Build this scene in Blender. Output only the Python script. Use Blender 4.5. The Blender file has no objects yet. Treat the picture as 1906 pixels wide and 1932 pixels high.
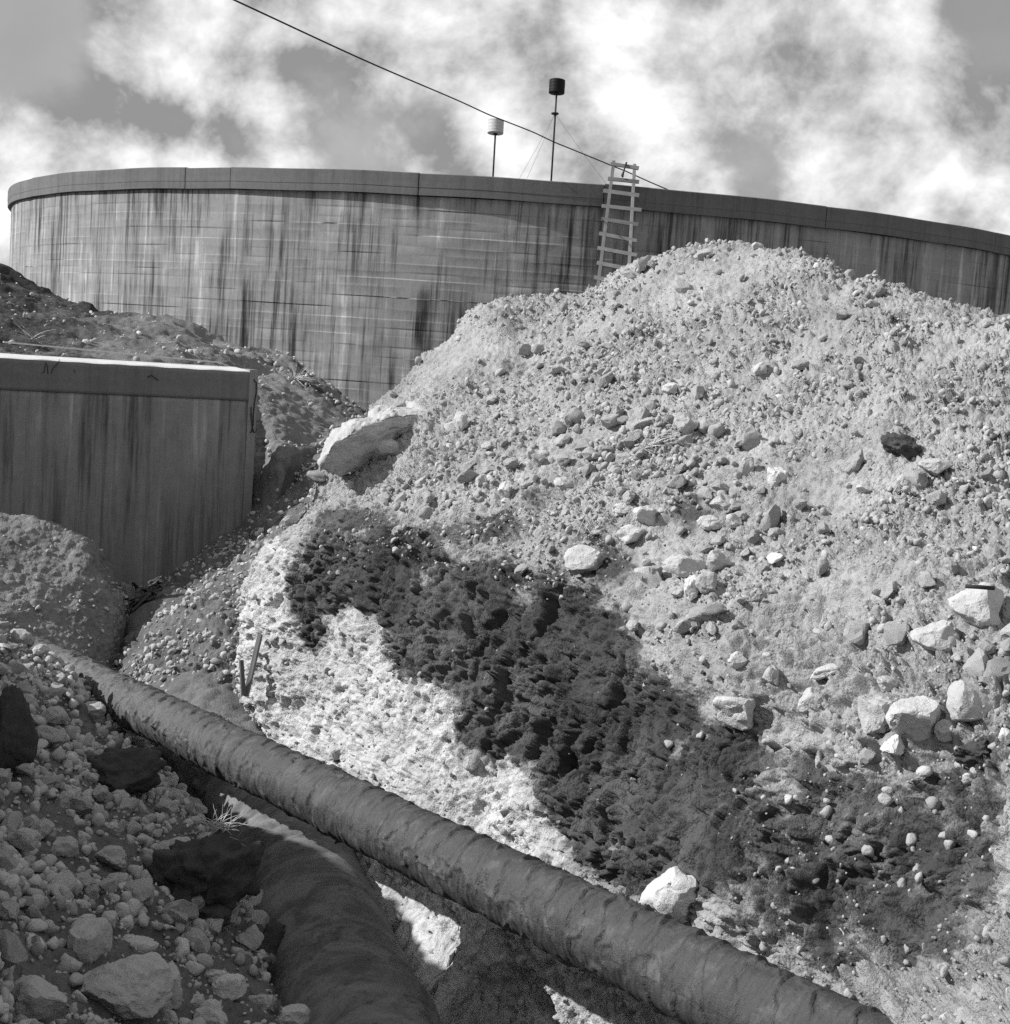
import bpy, bmesh, math, random
import numpy as np
from mathutils import Vector, Matrix, Quaternion

random.seed(7)
rng = np.random.default_rng(11)
scene = bpy.context.scene
COL = scene.collection

# ------------------------------------------------------------------ camera
PW, PH = 1906.0, 1932.0            # measuring units of the photograph (width, height)
FOC = 1.40 * PW
PITCH, ROLL = math.radians(-6.2), math.radians(4.0)
EYE = np.array([0.0, 0.0, 5.0])
fw = np.array([0, math.cos(PITCH), math.sin(PITCH)])
r0 = np.array([1.0, 0, 0]); u0 = np.cross(r0, fw)
RT = math.cos(ROLL) * r0 + math.sin(ROLL) * u0
UP = -math.sin(ROLL) * r0 + math.cos(ROLL) * u0

cam_data = bpy.data.cameras.new("camera"); cam = bpy.data.objects.new("camera", cam_data)
COL.objects.link(cam)
cam_data.sensor_fit = 'HORIZONTAL'; cam_data.sensor_width = 36.0; cam_data.lens = 36.0 * 1.40
cam_data.clip_start = 0.1; cam_data.clip_end = 5000
m = Matrix((( RT[0], UP[0], -fw[0], EYE[0]), (RT[1], UP[1], -fw[1], EYE[1]),
            (RT[2], UP[2], -fw[2], EYE[2]), (0, 0, 0, 1)))
cam.matrix_world = m
scene.camera = cam

# ------------------------------------------------------------------ light
SUN_EL, SUN_BACK = math.radians(34), math.radians(-5)    # from the left, a little in front
S = np.array([-math.cos(SUN_EL) * math.cos(SUN_BACK), math.cos(SUN_EL) * math.sin(SUN_BACK), math.sin(SUN_EL)])
sd = bpy.data.lights.new("sun", 'SUN'); sd.energy = 5.0; sd.angle = math.radians(0.53); sd.color = (1, 1, 1)
sun = bpy.data.objects.new("sun", sd); COL.objects.link(sun)
sun.rotation_euler = Vector(S).to_track_quat('Z', 'Y').to_euler()
sun.location = (-20, 10, 30)

scene.view_settings.view_transform = 'Standard'
scene.view_settings.look = 'None'
scene.view_settings.exposure = 0.25
scene.view_settings.gamma = 1.0
scene.cycles.use_denoising = False          # keep the fine grain of soil and stone

world = bpy.data.worlds.new("World"); scene.world = world; world.use_nodes = True


def build_world():
    nt = world.node_tree; N = nt.nodes; L = nt.links
    N.clear()
    out = N.new('ShaderNodeOutputWorld'); bg = N.new('ShaderNodeBackground')
    bg.inputs['Strength'].default_value = 0.1
    L.new(bg.outputs[0], out.inputs[0])
    sky = N.new('ShaderNodeTexSky'); sky.sky_type = 'NISHITA'; sky.sun_disc = False
    sky.sun_elevation = SUN_EL
    sky.sun_rotation = math.atan2(S[0], S[1])
    bw = N.new('ShaderNodeRGBToBW'); L.new(sky.outputs[0], bw.inputs[0])
    tc = N.new('ShaderNodeTexCoord')
    # cloud layer: the view direction laid on a slightly curved sheet overhead
    sep = N.new('ShaderNodeSeparateXYZ'); L.new(tc.outputs['Generated'], sep.inputs[0])

    def M(op, a, b=None, c=None, clamp=False):
        n = N.new('ShaderNodeMath'); n.operation = op; n.use_clamp = clamp
        for k, v in enumerate((a, b, c)):
            if v is None: continue
            if isinstance(v, (int, float)): n.inputs[k].default_value = v
            else: L.new(v, n.inputs[k])
        return n.outputs[0]
    zz = M('ADD', M('MAXIMUM', sep.outputs[2], 0.0), 0.9)
    cx = M('DIVIDE', sep.outputs[0], zz); cy = M('DIVIDE', sep.outputs[1], zz)
    comb = N.new('ShaderNodeCombineXYZ'); L.new(cx, comb.inputs[0]); L.new(cy, comb.inputs[1])
    comb.inputs[2].default_value = 3.1

    def noise(scale, detail, rough, off, dist=0.0, vec=None):
        mp = N.new('ShaderNodeMapping'); L.new(vec or comb.outputs[0], mp.inputs[0])
        mp.inputs['Location'].default_value = off
        n = N.new('ShaderNodeTexNoise'); n.inputs['Scale'].default_value = scale
        n.inputs['Detail'].default_value = detail; n.inputs['Roughness'].default_value = rough
        n.inputs['Distortion'].default_value = dist
        L.new(mp.outputs[0], n.inputs['Vector'])
        return n.outputs[0]
    # a handful of cumulus banks where the photograph shows them, as directions
    def gauss(px, py, rad, amp):
        d = fw + RT * (px - PW / 2) / FOC - UP * (py - PH / 2) / FOC
        d = d / np.linalg.norm(d)
        v = N.new('ShaderNodeVectorMath'); v.operation = 'DISTANCE'
        L.new(tc.outputs['Generated'], v.inputs[0]); v.inputs[1].default_value = d
        q = M('DIVIDE', v.outputs['Value'], rad / FOC)
        return M('MULTIPLY', M('EXPONENT', M('MULTIPLY', M('MULTIPLY', q, q), -1.0)), amp)
    blobs = [(330, 120, 200, .15), (90, 250, 90, .10), (700, 40, 150, .08), (1150, 40, 190, .10), (150, 315, 110, .10),
             (1300, 215, 110, .10), (1620, 100, 160, .15), (1780, 220, 120, .08), (1740, 350, 120, .13),
             (980, 290, 80, .10), (560, 285, 70, .05), (60, 60, 110, -.22), (1870, 20, 90, -.20),
             (640, 225, 120, -.07), (850, 150, 90, -.06), (1440, 310, 90, -.06), (1480, 90, 60, -.06)]
    acc = None
    for b in blobs:
        g = gauss(*b); acc = g if acc is None else M('ADD', acc, g)

    def density(shift):
        mp = N.new('ShaderNodeMapping'); L.new(comb.outputs[0], mp.inputs[0]); mp.inputs['Location'].default_value = shift
        v = mp.outputs[0]
        a = noise(3.3, 3.0, 0.5, (0.4, 2.3, 0.0), 0.0, v)
        b_ = noise(9.0, 9.0, 0.58, (1.7, 0.2, 0.0), 0.15, v)
        return M('ADD', M('ADD', M('MULTIPLY', a, .45), M('MULTIPLY', b_, .62)), acc)
    d0 = density((0, 0, 0)); d1 = density((.03, -.02, 0))          # second look a step towards the sun
    cover = N.new('ShaderNodeMapRange'); cover.interpolation_type = 'SMOOTHSTEP'
    L.new(d0, cover.inputs[0]); cover.inputs[1].default_value = 0.44; cover.inputs[2].default_value = 0.57
    lit = M('MULTIPLY', M('SUBTRACT', d0, d1), 34.0)
    body = N.new('ShaderNodeMapRange'); L.new(d0, body.inputs[0])
    body.inputs[1].default_value = 0.50; body.inputs[2].default_value = 0.74
    body.inputs[3].default_value = 4.3; body.inputs[4].default_value = 6.9
    bright = M('MINIMUM', M('MAXIMUM', M('ADD', body.outputs[0], lit), 2.6), 8.8)
    base = M('MINIMUM', M('MAXIMUM', bw.outputs[0], 2.5), 3.5)
    veil = noise(4.0, 7.0, 0.55, (3.1, 7.7, 0.0), 0.3)
    base = M('MULTIPLY', base, M('ADD', .55, M('MULTIPLY', veil, 1.0)))
    mix = N.new('ShaderNodeMix'); mix.data_type = 'FLOAT'
    L.new(cover.outputs[0], mix.inputs[0]); L.new(base, mix.inputs[2]); L.new(bright, mix.inputs[3])
    L.new(mix.outputs[0], bg.inputs['Color'])


build_world()

# ------------------------------------------------------------------ helpers: measuring
def ray(px, py):
    return fw + RT * (px - PW / 2) / FOC - UP * (py - PH / 2) / FOC

def U(px, py, d):
    return EYE + ray(px, py) * d

def proj(p):
    q = np.asarray(p, float) - EYE
    z = q @ fw
    return np.stack([PW / 2 + FOC * (q @ RT) / z, PH / 2 - FOC * (q @ UP) / z, z], -1)

def on_seg(px, py, a, b):
    """depth of the straight line a-b (3D) where it has image row py"""
    t = np.linspace(0, 1, 400)[:, None]
    q = proj(a + (b - a) * t)
    return float(np.interp(py, *((q[:, 1], q[:, 2]) if q[0, 1] < q[-1, 1] else (q[::-1, 1], q[::-1, 2]))))

def at_z(px, py, z):
    d = ray(px, py); return EYE + d * ((z - EYE[2]) / d[2])

# ------------------------------------------------------------------ helpers: noise
_perm = rng.permutation(256).astype(np.int64); _perm = np.concatenate([_perm, _perm, _perm])
_grad = rng.normal(size=(256, 3)); _grad /= np.linalg.norm(_grad, axis=1)[:, None]
_rnd = rng.random((256, 4))

def _h(i, j, k):
    return _perm[_perm[_perm[i & 255] + (j & 255)] + (k & 255)]

def perlin(p):
    p = np.asarray(p, float); i = np.floor(p).astype(np.int64); f = p - i
    w = f * f * f * (f * (f * 6 - 15) + 10); out = 0
    for dx in (0, 1):
        for dy in (0, 1):
            for dz in (0, 1):
                g = _grad[_h(i[:, 0] + dx, i[:, 1] + dy, i[:, 2] + dz)]
                dot = (g[:, 0] * (f[:, 0] - dx) + g[:, 1] * (f[:, 1] - dy) + g[:, 2] * (f[:, 2] - dz))
                out = out + dot * (w[:, 0] if dx else 1 - w[:, 0]) * (w[:, 1] if dy else 1 - w[:, 1]) * (w[:, 2] if dz else 1 - w[:, 2])
    return out * 1.6

def fbm(p, octv=4, gain=.5, lac=2.03):
    a, s, o = 1.0, 1.0, 0
    for k in range(octv):
        o = o + a * perlin(np.asarray(p) * s + 17.3 * k); a *= gain; s *= lac
    return o

def clods(p, fill=0.8, flat=0.5):
    """round lumps: one hemisphere-like bump per cell of random size, 0..1"""
    p = np.asarray(p, float); i = np.floor(p).astype(np.int64); out = np.zeros(len(p))
    for dx in (-1, 0, 1):
        for dy in (-1, 0, 1):
            for dz in (-1, 0, 1):
                r = _rnd[_h(i[:, 0] + dx, i[:, 1] + dy, i[:, 2] + dz)]
                c = i + np.array([dx, dy, dz]) + r[:, :3]
                R = 0.25 + 0.6 * r[:, 3] ** 2
                d2 = ((p - c) ** 2).sum(1) / (R * R)
                on = (r[:, 3] * 7.13 % 1.0) < fill
                out = np.maximum(out, np.where(on, np.sqrt(np.clip(1 - d2, 0, 1)) * R / .85, 0))
    return out

def blocks(p, jit=1.0):
    """broken earth: every cell its own height and tilt, cracks where cells meet; returns (height -1..1, crack 0..1)"""
    p = np.asarray(p, float); i = np.floor(p).astype(np.int64)
    f1 = np.full(len(p), 9.0); f2 = np.full(len(p), 9.0); hh = np.zeros(len(p))
    for dx in (-1, 0, 1):
        for dy in (-1, 0, 1):
            for dz in (-1, 0, 1):
                k = _h(i[:, 0] + dx, i[:, 1] + dy, i[:, 2] + dz); r = _rnd[k]
                v = p - (i + np.array([dx, dy, dz]) + .5 + (r[:, :3] - .5) * jit)
                d = np.sqrt((v * v).sum(1))
                val = (r[:, 3] * 2 - 1) + (v * _grad[k]).sum(1) * 1.3
                near = d < f1
                f2 = np.where(near, f1, np.minimum(f2, d)); hh = np.where(near, val, hh); f1 = np.where(near, d, f1)
    ck = np.clip(1 - (f2 - f1) / .20, 0, 1)
    return hh * (1 - ck * ck * (3 - 2 * ck)), ck

def inpoly(px, py, poly):
    ins = np.zeros(len(px), bool); n = len(poly)
    for k in range(n):
        x1, y1 = poly[k]; x2, y2 = poly[(k + 1) % n]
        c = ((y1 > py) != (y2 > py)) & (px < (x2 - x1) * (py - y1) / ((y2 - y1) if y2 != y1 else 1e-9) + x1)
        ins ^= c
    return ins

# ------------------------------------------------------------------ helpers: objects
def mesh_np(name, verts, quads=None, tris=None, smooth=True):
    me = bpy.data.meshes.new(name)
    verts = np.asarray(verts, np.float32)
    faces = quads if quads is not None else tris
    faces = np.asarray(faces, np.int32); k = faces.shape[1]
    me.vertices.add(len(verts)); me.vertices.foreach_set('co', verts.ravel())
    me.loops.add(faces.size); me.loops.foreach_set('vertex_index', faces.ravel())
    me.polygons.add(len(faces))
    me.polygons.foreach_set('loop_start', np.arange(0, faces.size, k, dtype=np.int32))
    me.update(calc_edges=True)
    if smooth: me.polygons.foreach_set('use_smooth', np.ones(len(faces), bool))
    me.validate()
    return me

def attr(me, name, vals):
    a = me.attributes.new(name, 'FLOAT', 'POINT'); a.data.foreach_set('value', np.asarray(vals, np.float32))

def link(name, me, mat=None, parent=None):
    o = bpy.data.objects.new(name, me); COL.objects.link(o)
    if mat is not None and me is not None and not me.materials: me.materials.append(mat)
    if parent is not None: o.parent = parent
    return o

def tag(o, label=None, cat=None, group=None, kind=None):
    if label: o['label'] = label
    if cat: o['category'] = cat
    if group: o['group'] = group
    if kind: o['kind'] = kind
    return o

def empty(name, loc=(0, 0, 0)):
    o = bpy.data.objects.new(name, None); COL.objects.link(o); o.location = loc
    o.empty_display_size = 0.1
    return o

def bm_obj(name, bm, mat, parent=None, smooth=False):
    me = bpy.data.meshes.new(name); bm.to_mesh(me); bm.free()
    if smooth: me.polygons.foreach_set('use_smooth', [True] * len(me.polygons))
    return link(name, me, mat, parent)

def local(o, parent_loc):
    """mesh was written in world coordinates; shift it under a parent standing at parent_loc"""
    o.location = -Vector(parent_loc)
    return o

def tube(pts, rad, seg=10, cap=True, wob=0.0, flat=False):
    pts = [np.array(p, float) for p in pts]; n = len(pts)
    rads = [rad] * n if isinstance(rad, (int, float)) else rad
    V = []; Fq = []
    prev = None
    for k, p in enumerate(pts):
        t = pts[min(k + 1, n - 1)] - pts[max(k - 1, 0)]; t /= np.linalg.norm(t)
        if prev is None:
            a = np.cross(t, [0, 0, 1.0]);
            if np.linalg.norm(a) < .1: a = np.cross(t, [1.0, 0, 0])
        else: a = prev - t * (prev @ t)
        a /= np.linalg.norm(a); prev = a; b = np.cross(t, a)
        for s in range(seg):
            th = 2 * math.pi * s / seg
            V.append(p + rads[k] * (math.cos(th) * a + math.sin(th) * b))
    for k in range(n - 1):
        for s in range(seg):
            Fq.append((k * seg + s, k * seg + (s + 1) % seg, (k + 1) * seg + (s + 1) % seg, (k + 1) * seg + s))
    faces = [tuple(f) for f in Fq]
    if cap:
        faces.append(tuple(range(seg))[::-1]); faces.append(tuple(range((n - 1) * seg, n * seg)))
    me = bpy.data.meshes.new('tube'); me.from_pydata([tuple(v) for v in V], [], faces); me.update()
    if not flat: me.polygons.foreach_set('use_smooth', [True] * len(me.polygons))
    return me

def beam_mesh(a, b, w, h, side=None, jit=0.0):
    """rectangular timber from a to b; side = direction of its width w"""
    a, b = np.array(a, float), np.array(b, float); t = (b - a) / np.linalg.norm(b - a)
    side = np.array(side if side is not None else np.cross(t, [0, 0, 1.0]), float); side -= t * (side @ t); side /= np.linalg.norm(side)
    up = np.cross(side, t)
    bm = bmesh.new(); vs = []
    for e, p in ((0, a), (1, b)):
        for sx, sy in ((-1, -1), (1, -1), (1, 1), (-1, 1)):
            j = (rng.random(3) - .5) * jit
            vs.append(bm.verts.new(tuple(p + side * sx * w / 2 + up * sy * h / 2 + j)))
    for f in ((3, 2, 1, 0), (4, 5, 6, 7), (0, 1, 5, 4), (1, 2, 6, 5), (2, 3, 7, 6), (3, 0, 4, 7)):
        bm.faces.new([vs[i] for i in f])
    bmesh.ops.recalc_face_normals(bm, faces=bm.faces)
    bmesh.ops.bevel(bm, geom=list(bm.edges), offset=min(w, h) * .08, segments=1, affect='EDGES')
    me = bpy.data.meshes.new('beam'); bm.to_mesh(me); bm.free()
    return me

# ------------------------------------------------------------------ materials (all grey: a black-and-white photograph)
def node_mat(name, rough=0.95):
    mt = bpy.data.materials.new(name); mt.use_nodes = True
    nt = mt.node_tree; b = nt.nodes['Principled BSDF']
    b.inputs['Roughness'].default_value = rough
    b.inputs['Specular IOR Level'].default_value = 0.15
    return mt, nt, b

class G:
    """small node-graph helper"""
    def __init__(s, nt): s.nt = nt; s.N = nt.nodes; s.L = nt.links
    def put(s, sock, v):
        if isinstance(v, (int, float)):
            sock.default_value = v if sock.type == 'VALUE' else (v, v, v, 1)
        elif isinstance(v, tuple): sock.default_value = v
        else: s.L.new(v, sock)
    def math(s, op, a, b=0.0, clamp=False):
        n = s.N.new('ShaderNodeMath'); n.operation = op; n.use_clamp = clamp
        s.put(n.inputs[0], a); s.put(n.inputs[1], b); return n.outputs[0]
    def coord(s, kind='Object', scale=(1, 1, 1)):
        t = s.N.new('ShaderNodeTexCoord'); mp = s.N.new('ShaderNodeMapping')
        s.L.new(t.outputs[kind], mp.inputs[0]); mp.inputs['Scale'].default_value = scale
        return mp.outputs[0]
    def noise(s, vec, scale, detail=4, rough=.55, dist=0):
        n = s.N.new('ShaderNodeTexNoise'); s.put(n.inputs['Vector'], vec)
        n.inputs['Scale'].default_value = scale; n.inputs['Detail'].default_value = detail
        n.inputs['Roughness'].default_value = rough; n.inputs['Distortion'].default_value = dist
        return n.outputs[0]
    def voro(s, vec, scale, feature='F1', rnd=1.0):
        n = s.N.new('ShaderNodeTexVoronoi'); n.feature = feature; s.put(n.inputs['Vector'], vec)
        n.inputs['Scale'].default_value = scale; n.inputs['Randomness'].default_value = rnd
        return n
    def ramp(s, v, a, b, lo=0.0, hi=1.0, smooth=True):
        n = s.N.new('ShaderNodeMapRange'); n.interpolation_type = 'SMOOTHSTEP' if smooth else 'LINEAR'
        s.put(n.inputs[0], v); n.inputs[1].default_value = a; n.inputs[2].default_value = b
        n.inputs[3].default_value = lo; n.inputs[4].default_value = hi; return n.outputs[0]
    def mix(s, f, a, b):
        n = s.N.new('ShaderNodeMix'); n.data_type = 'FLOAT'; s.put(n.inputs[0], f); s.put(n.inputs[2], a); s.put(n.inputs[3], b); return n.outputs[0]
    def attr(s, name):
        n = s.N.new('ShaderNodeAttribute'); n.attribute_name = name; return n.outputs['Fac']
    def bump(s, h, strength, dist, normal=None):
        n = s.N.new('ShaderNodeBump'); n.inputs['Strength'].default_value = strength; n.inputs['Distance'].default_value = dist
        s.put(n.inputs['Height'], h)
        if normal is not None: s.L.new(normal, n.inputs['Normal'])
        return n.outputs[0]
    def grey(s, v):
        c = s.N.new('ShaderNodeCombineColor')
        for k in range(3): s.put(c.inputs[k], v)
        return c.outputs[0]

def soil_material(name, pale, clay, speck=0.3):
    mt, nt, b = node_mat(name, 1.0); g = G(nt)
    c = g.coord('Object')
    n1 = g.noise(c, 1.3, 5, .6); n2 = g.noise(c, 14, 6, .65); n3 = g.noise(c, 75, 4, .7)
    pv = g.math('MULTIPLY', g.math('SUBTRACT', g.math('ADD', g.math('MULTIPLY', n1, .9), g.math('ADD', g.math('MULTIPLY', n2, .8), g.math('MULTIPLY', n3, .5))), .4), pale * 1.43)
    cv = g.math('MULTIPLY', g.math('ADD', .25, g.math('ADD', g.math('MULTIPLY', n2, .9), g.math('MULTIPLY', g.ramp(n1, .35, .7), .9))), clay)
    a = g.attr('clay')
    ck = g.ramp(g.math('ADD', g.attr('chalk'), g.math('MULTIPLY', g.math('SUBTRACT', n2, .5), .8)), .3, .7, 1.0, 1.5)
    pv = g.math('MULTIPLY', pv, ck)
    edge = g.math('ADD', g.math('MULTIPLY', a, .84), g.math('MULTIPLY', g.math('SUBTRACT', n2, .5), 1.2))
    edge = g.math('ADD', edge, g.math('MULTIPLY', g.math('SUBTRACT', n3, .5), .6))
    f = g.ramp(edge, .22, .72)
    v = g.mix(f, pv, cv)
    nt.links.new(g.grey(v), b.inputs['Base Color'])
    vz = g.voro(c, 55).outputs['Distance']
    vz2 = g.voro(c, 120).outputs['Distance']
    msk = g.ramp(g.noise(c, 4.5, 3, .6), .38, .62, .15, 1.0)
    n4 = g.noise(c, 34, 6, .7, .4)
    h = g.math('ADD', g.math('MULTIPLY', n3, .55), g.math('MULTIPLY', g.math('MULTIPLY', vz, -.8), msk))
    h = g.math('ADD', h, g.math('ADD', g.math('MULTIPLY', vz2, -.25), g.math('MULTIPLY', n4, 1.1)))
    nrm = g.bump(h, .9, .014)
    nt.links.new(nrm, b.inputs['Normal'])
    return mt

def rock_material(name, val, contrast=.35, dirt=0.0):
    mt, nt, b = node_mat(name, .95); g = G(nt)
    c = g.coord('Object'); oi = g.N.new('ShaderNodeObjectInfo')
    n1 = g.noise(c, 5, 6, .65); n2 = g.noise(c, 38, 5, .7); n3 = g.noise(c, 120, 3, .7)
    v = g.math('ADD', 1 - contrast, g.math('MULTIPLY', g.math('ADD', g.math('MULTIPLY', n1, .9), g.math('ADD', g.math('MULTIPLY', n2, .7), g.math('MULTIPLY', n3, .4))), contrast))
    v = g.math('MULTIPLY', v, g.math('ADD', .84, g.math('MULTIPLY', oi.outputs['Random'], .3)))
    tn = g.attr('tone')
    v = g.math('MULTIPLY', g.math('MULTIPLY', v, val), g.math('ADD', 1.0, tn))
    if dirt: v = g.mix(g.ramp(n1, .50, .62, 0, dirt), v, val * .3)
    nt.links.new(g.grey(v), b.inputs['Base Color'])
    pit = g.ramp(g.noise(c, 22, 3, .6), .3, .5)
    h = g.math('ADD', g.math('ADD', g.math('MULTIPLY', n2, .8), g.math('MULTIPLY', n3, .35)), g.math('MULTIPLY', pit, .3))
    nt.links.new(g.bump(h, .8, .016), b.inputs['Normal'])
    return mt

def concrete_material(name, val, streak=.5, darkstreak=.35, board=0.0):
    mt, nt, b = node_mat(name, .9); g = G(nt)
    c = g.coord('Object'); uv = g.N.new('ShaderNodeUVMap').outputs[0]
    def uvm(sx, sy):
        mp = g.N.new('ShaderNodeMapping'); g.L.new(uv, mp.inputs[0]); mp.inputs['Scale'].default_value = (sx, sy, 1); return mp.outputs[0]
    n1 = g.noise(uvm(.35, .35), 1.0, 5, .6)
    n2 = g.noise(c, 9, 6, .65); n3 = g.noise(c, 60, 4, .7)
    st = g.noise(uvm(3.2, .16), 1.0, 6, .72)          # runs of water down the face
    st2 = g.noise(uvm(9.0, .30), 1.0, 4, .7)
    st3 = g.noise(uvm(1.1, .35), 1.0, 3, .6)
    hz = g.noise(uvm(.30, 5.0), 1.0, 4, .65)          # board courses, faintly different
    v = g.math('ADD', .62, g.math('MULTIPLY', n1, .35)); v = g.math('ADD', v, g.math('MULTIPLY', g.math('SUBTRACT', n2, .5), .35))
    v = g.math('ADD', v, g.math('MULTIPLY', g.math('SUBTRACT', n3, .5), .30))
    v = g.math('ADD', v, g.math('MULTIPLY', g.math('SUBTRACT', hz, .5), .45 * board))
    dk = g.math('MULTIPLY', g.ramp(st, .47, .66), g.ramp(st3, .36, .56))
    dk2 = g.math('MULTIPLY', g.ramp(st2, .48, .64), g.ramp(st3, .34, .52))
    lt = g.math('MULTIPLY', g.ramp(st, .48, .34), g.ramp(st3, .55, .42))
    v = g.math('MULTIPLY', v, g.math('SUBTRACT', 1.0, g.math('MULTIPLY', dk, darkstreak)))
    v = g.math('MULTIPLY', v, g.math('SUBTRACT', 1.0, g.math('MULTIPLY', dk2, darkstreak * .7)))
    v = g.math('MULTIPLY', v, g.math('ADD', 1.0, g.math('MULTIPLY', lt, streak)))
    v = g.math('MULTIPLY', v, val * 1.2)
    nt.links.new(g.grey(v), b.inputs['Base Color'])
    pits = g.voro(c, 16).outputs['Distance']
    h = g.math('ADD', g.math('MULTIPLY', n2, .5), g.math('MULTIPLY', n3, .4))
    h = g.math('SUBTRACT', h, g.ramp(pits, .16, .05, 0, .5))
    nt.links.new(g.bump(h, .5, .012), b.inputs['Normal'])
    return mt

def wood_material(name, val):
    mt, nt, b = node_mat(name, .85); g = G(nt)
    c = g.coord('Object'); oi = g.N.new('ShaderNodeObjectInfo')
    n1 = g.noise(g.coord('Object', (1, 1, 1)), 6, 3, .5); n2 = g.noise(g.coord('Object', (12, 12, 2)), 8, 5, .65)
    v = g.math('MULTIPLY', g.math('ADD', .35, g.math('ADD', g.math('MULTIPLY', n1, .6), g.math('MULTIPLY', n2, .7))), val)
    v = g.math('MULTIPLY', v, g.math('ADD', .75, g.math('MULTIPLY', oi.outputs['Random'], .5)))
    nt.links.new(g.grey(v), b.inputs['Base Color'])
    nt.links.new(g.bump(n2, .5, .004), b.inputs['Normal'])
    return mt

def plain_material(name, val, rough=.8, metal=0.0, var=.3):
    mt, nt, b = node_mat(name, rough); g = G(nt)
    n = g.noise(g.coord('Object'), 18, 5, .65)
    v = g.math('MULTIPLY', g.math('ADD', 1 - var / 2, g.math('MULTIPLY', g.math('SUBTRACT', n, .5), 2 * var)), val)
    nt.links.new(g.grey(v), b.inputs['Base Color']); b.inputs['Metallic'].default_value = metal
    nt.links.new(g.bump(n, .3, .004), b.inputs['Normal'])
    return mt

M_HEAP = soil_material('spoil_soil', .315, .072)
M_RUBBLE = rock_material('rubble_stone', .36)
M_FACE = M_HEAP
M_BANK = soil_material('bank_soil', .13, .04)  # base colour darkened to deepen the shade on the bank
M_MOUND = soil_material('mound_soil', .19, .045)
M_DARKBANK = soil_material('topsoil', .17, .035)
M_FLOOR = soil_material('trench_soil', .14, .035)
M_ROCK = rock_material('limestone', .46)
M_ROCKW = rock_material('white_limestone', .54, .3)
M_ROCKD = rock_material('dirty_limestone', .42, .4)
M_BROCK = rock_material('shaded_limestone', .38)  # the same limestone, darker: shade of the bank put into its colour
M_CLAY = rock_material('clay_clod', .065, .5)
M_TANK = concrete_material('tank_concrete', .30, .8, .86, .42)
M_RIM = concrete_material('rim_concrete', .155, .15, .2, .6)
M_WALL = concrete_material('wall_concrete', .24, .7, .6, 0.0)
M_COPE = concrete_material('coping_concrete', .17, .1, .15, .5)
M_TOP = concrete_material('sunlit_top_concrete', .62, .1, .1, 0.0)  # sunlit brightness of the wing wall top, put into the colour
M_TOP2 = concrete_material('end_concrete', .26, .1, .2, 0.0)
M_WOOD = wood_material('weathered_wood', .17)
M_WOODD = wood_material('old_wood', .11)
M_IRON = plain_material('rusty_iron', .05, .8)
M_DARKPAINT = plain_material('dark_drum_paint', .012, .6)
M_PALETIN = plain_material('pale_tin', .55, .5)
M_ROPE = plain_material('rope_fibre', .04, .9)
M_STRAW = plain_material('dry_straw', .55, .8)
M_CLOTH = plain_material('grey_sackcloth', .13, .95)

# ------------------------------------------------------------------ lofted ground pieces
def catmull(P, t):
    """P (n,...) control values, t parameter array in [0,n-1]"""
    n = len(P); i = np.clip(np.floor(t).astype(int), 0, n - 2); f = (t - i)
    sh = (-1,) + (1,) * (P.ndim - 1); f = f.reshape(sh)
    p1, p2 = P[i], P[i + 1]
    p0 = np.where((i > 0).reshape(sh), P[np.maximum(i - 1, 0)], 2 * p1 - p2)
    p3 = np.where((i < n - 2).reshape(sh), P[np.minimum(i + 2, n - 1)], 2 * p2 - p1)
    m1, m2 = (p2 - p0) * .42, (p3 - p1) * .42
    f2, f3 = f * f, f * f * f
    return (2 * f3 - 3 * f2 + 1) * p1 + (f3 - 2 * f2 + f) * m1 + (-2 * f3 + 3 * f2) * p2 + (f3 - f2) * m2

def params(counts):
    out = []
    for k, c in enumerate(counts): out.append(k + np.arange(c) / c)
    return np.concatenate(out + [np.array([float(len(counts))])])

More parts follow.
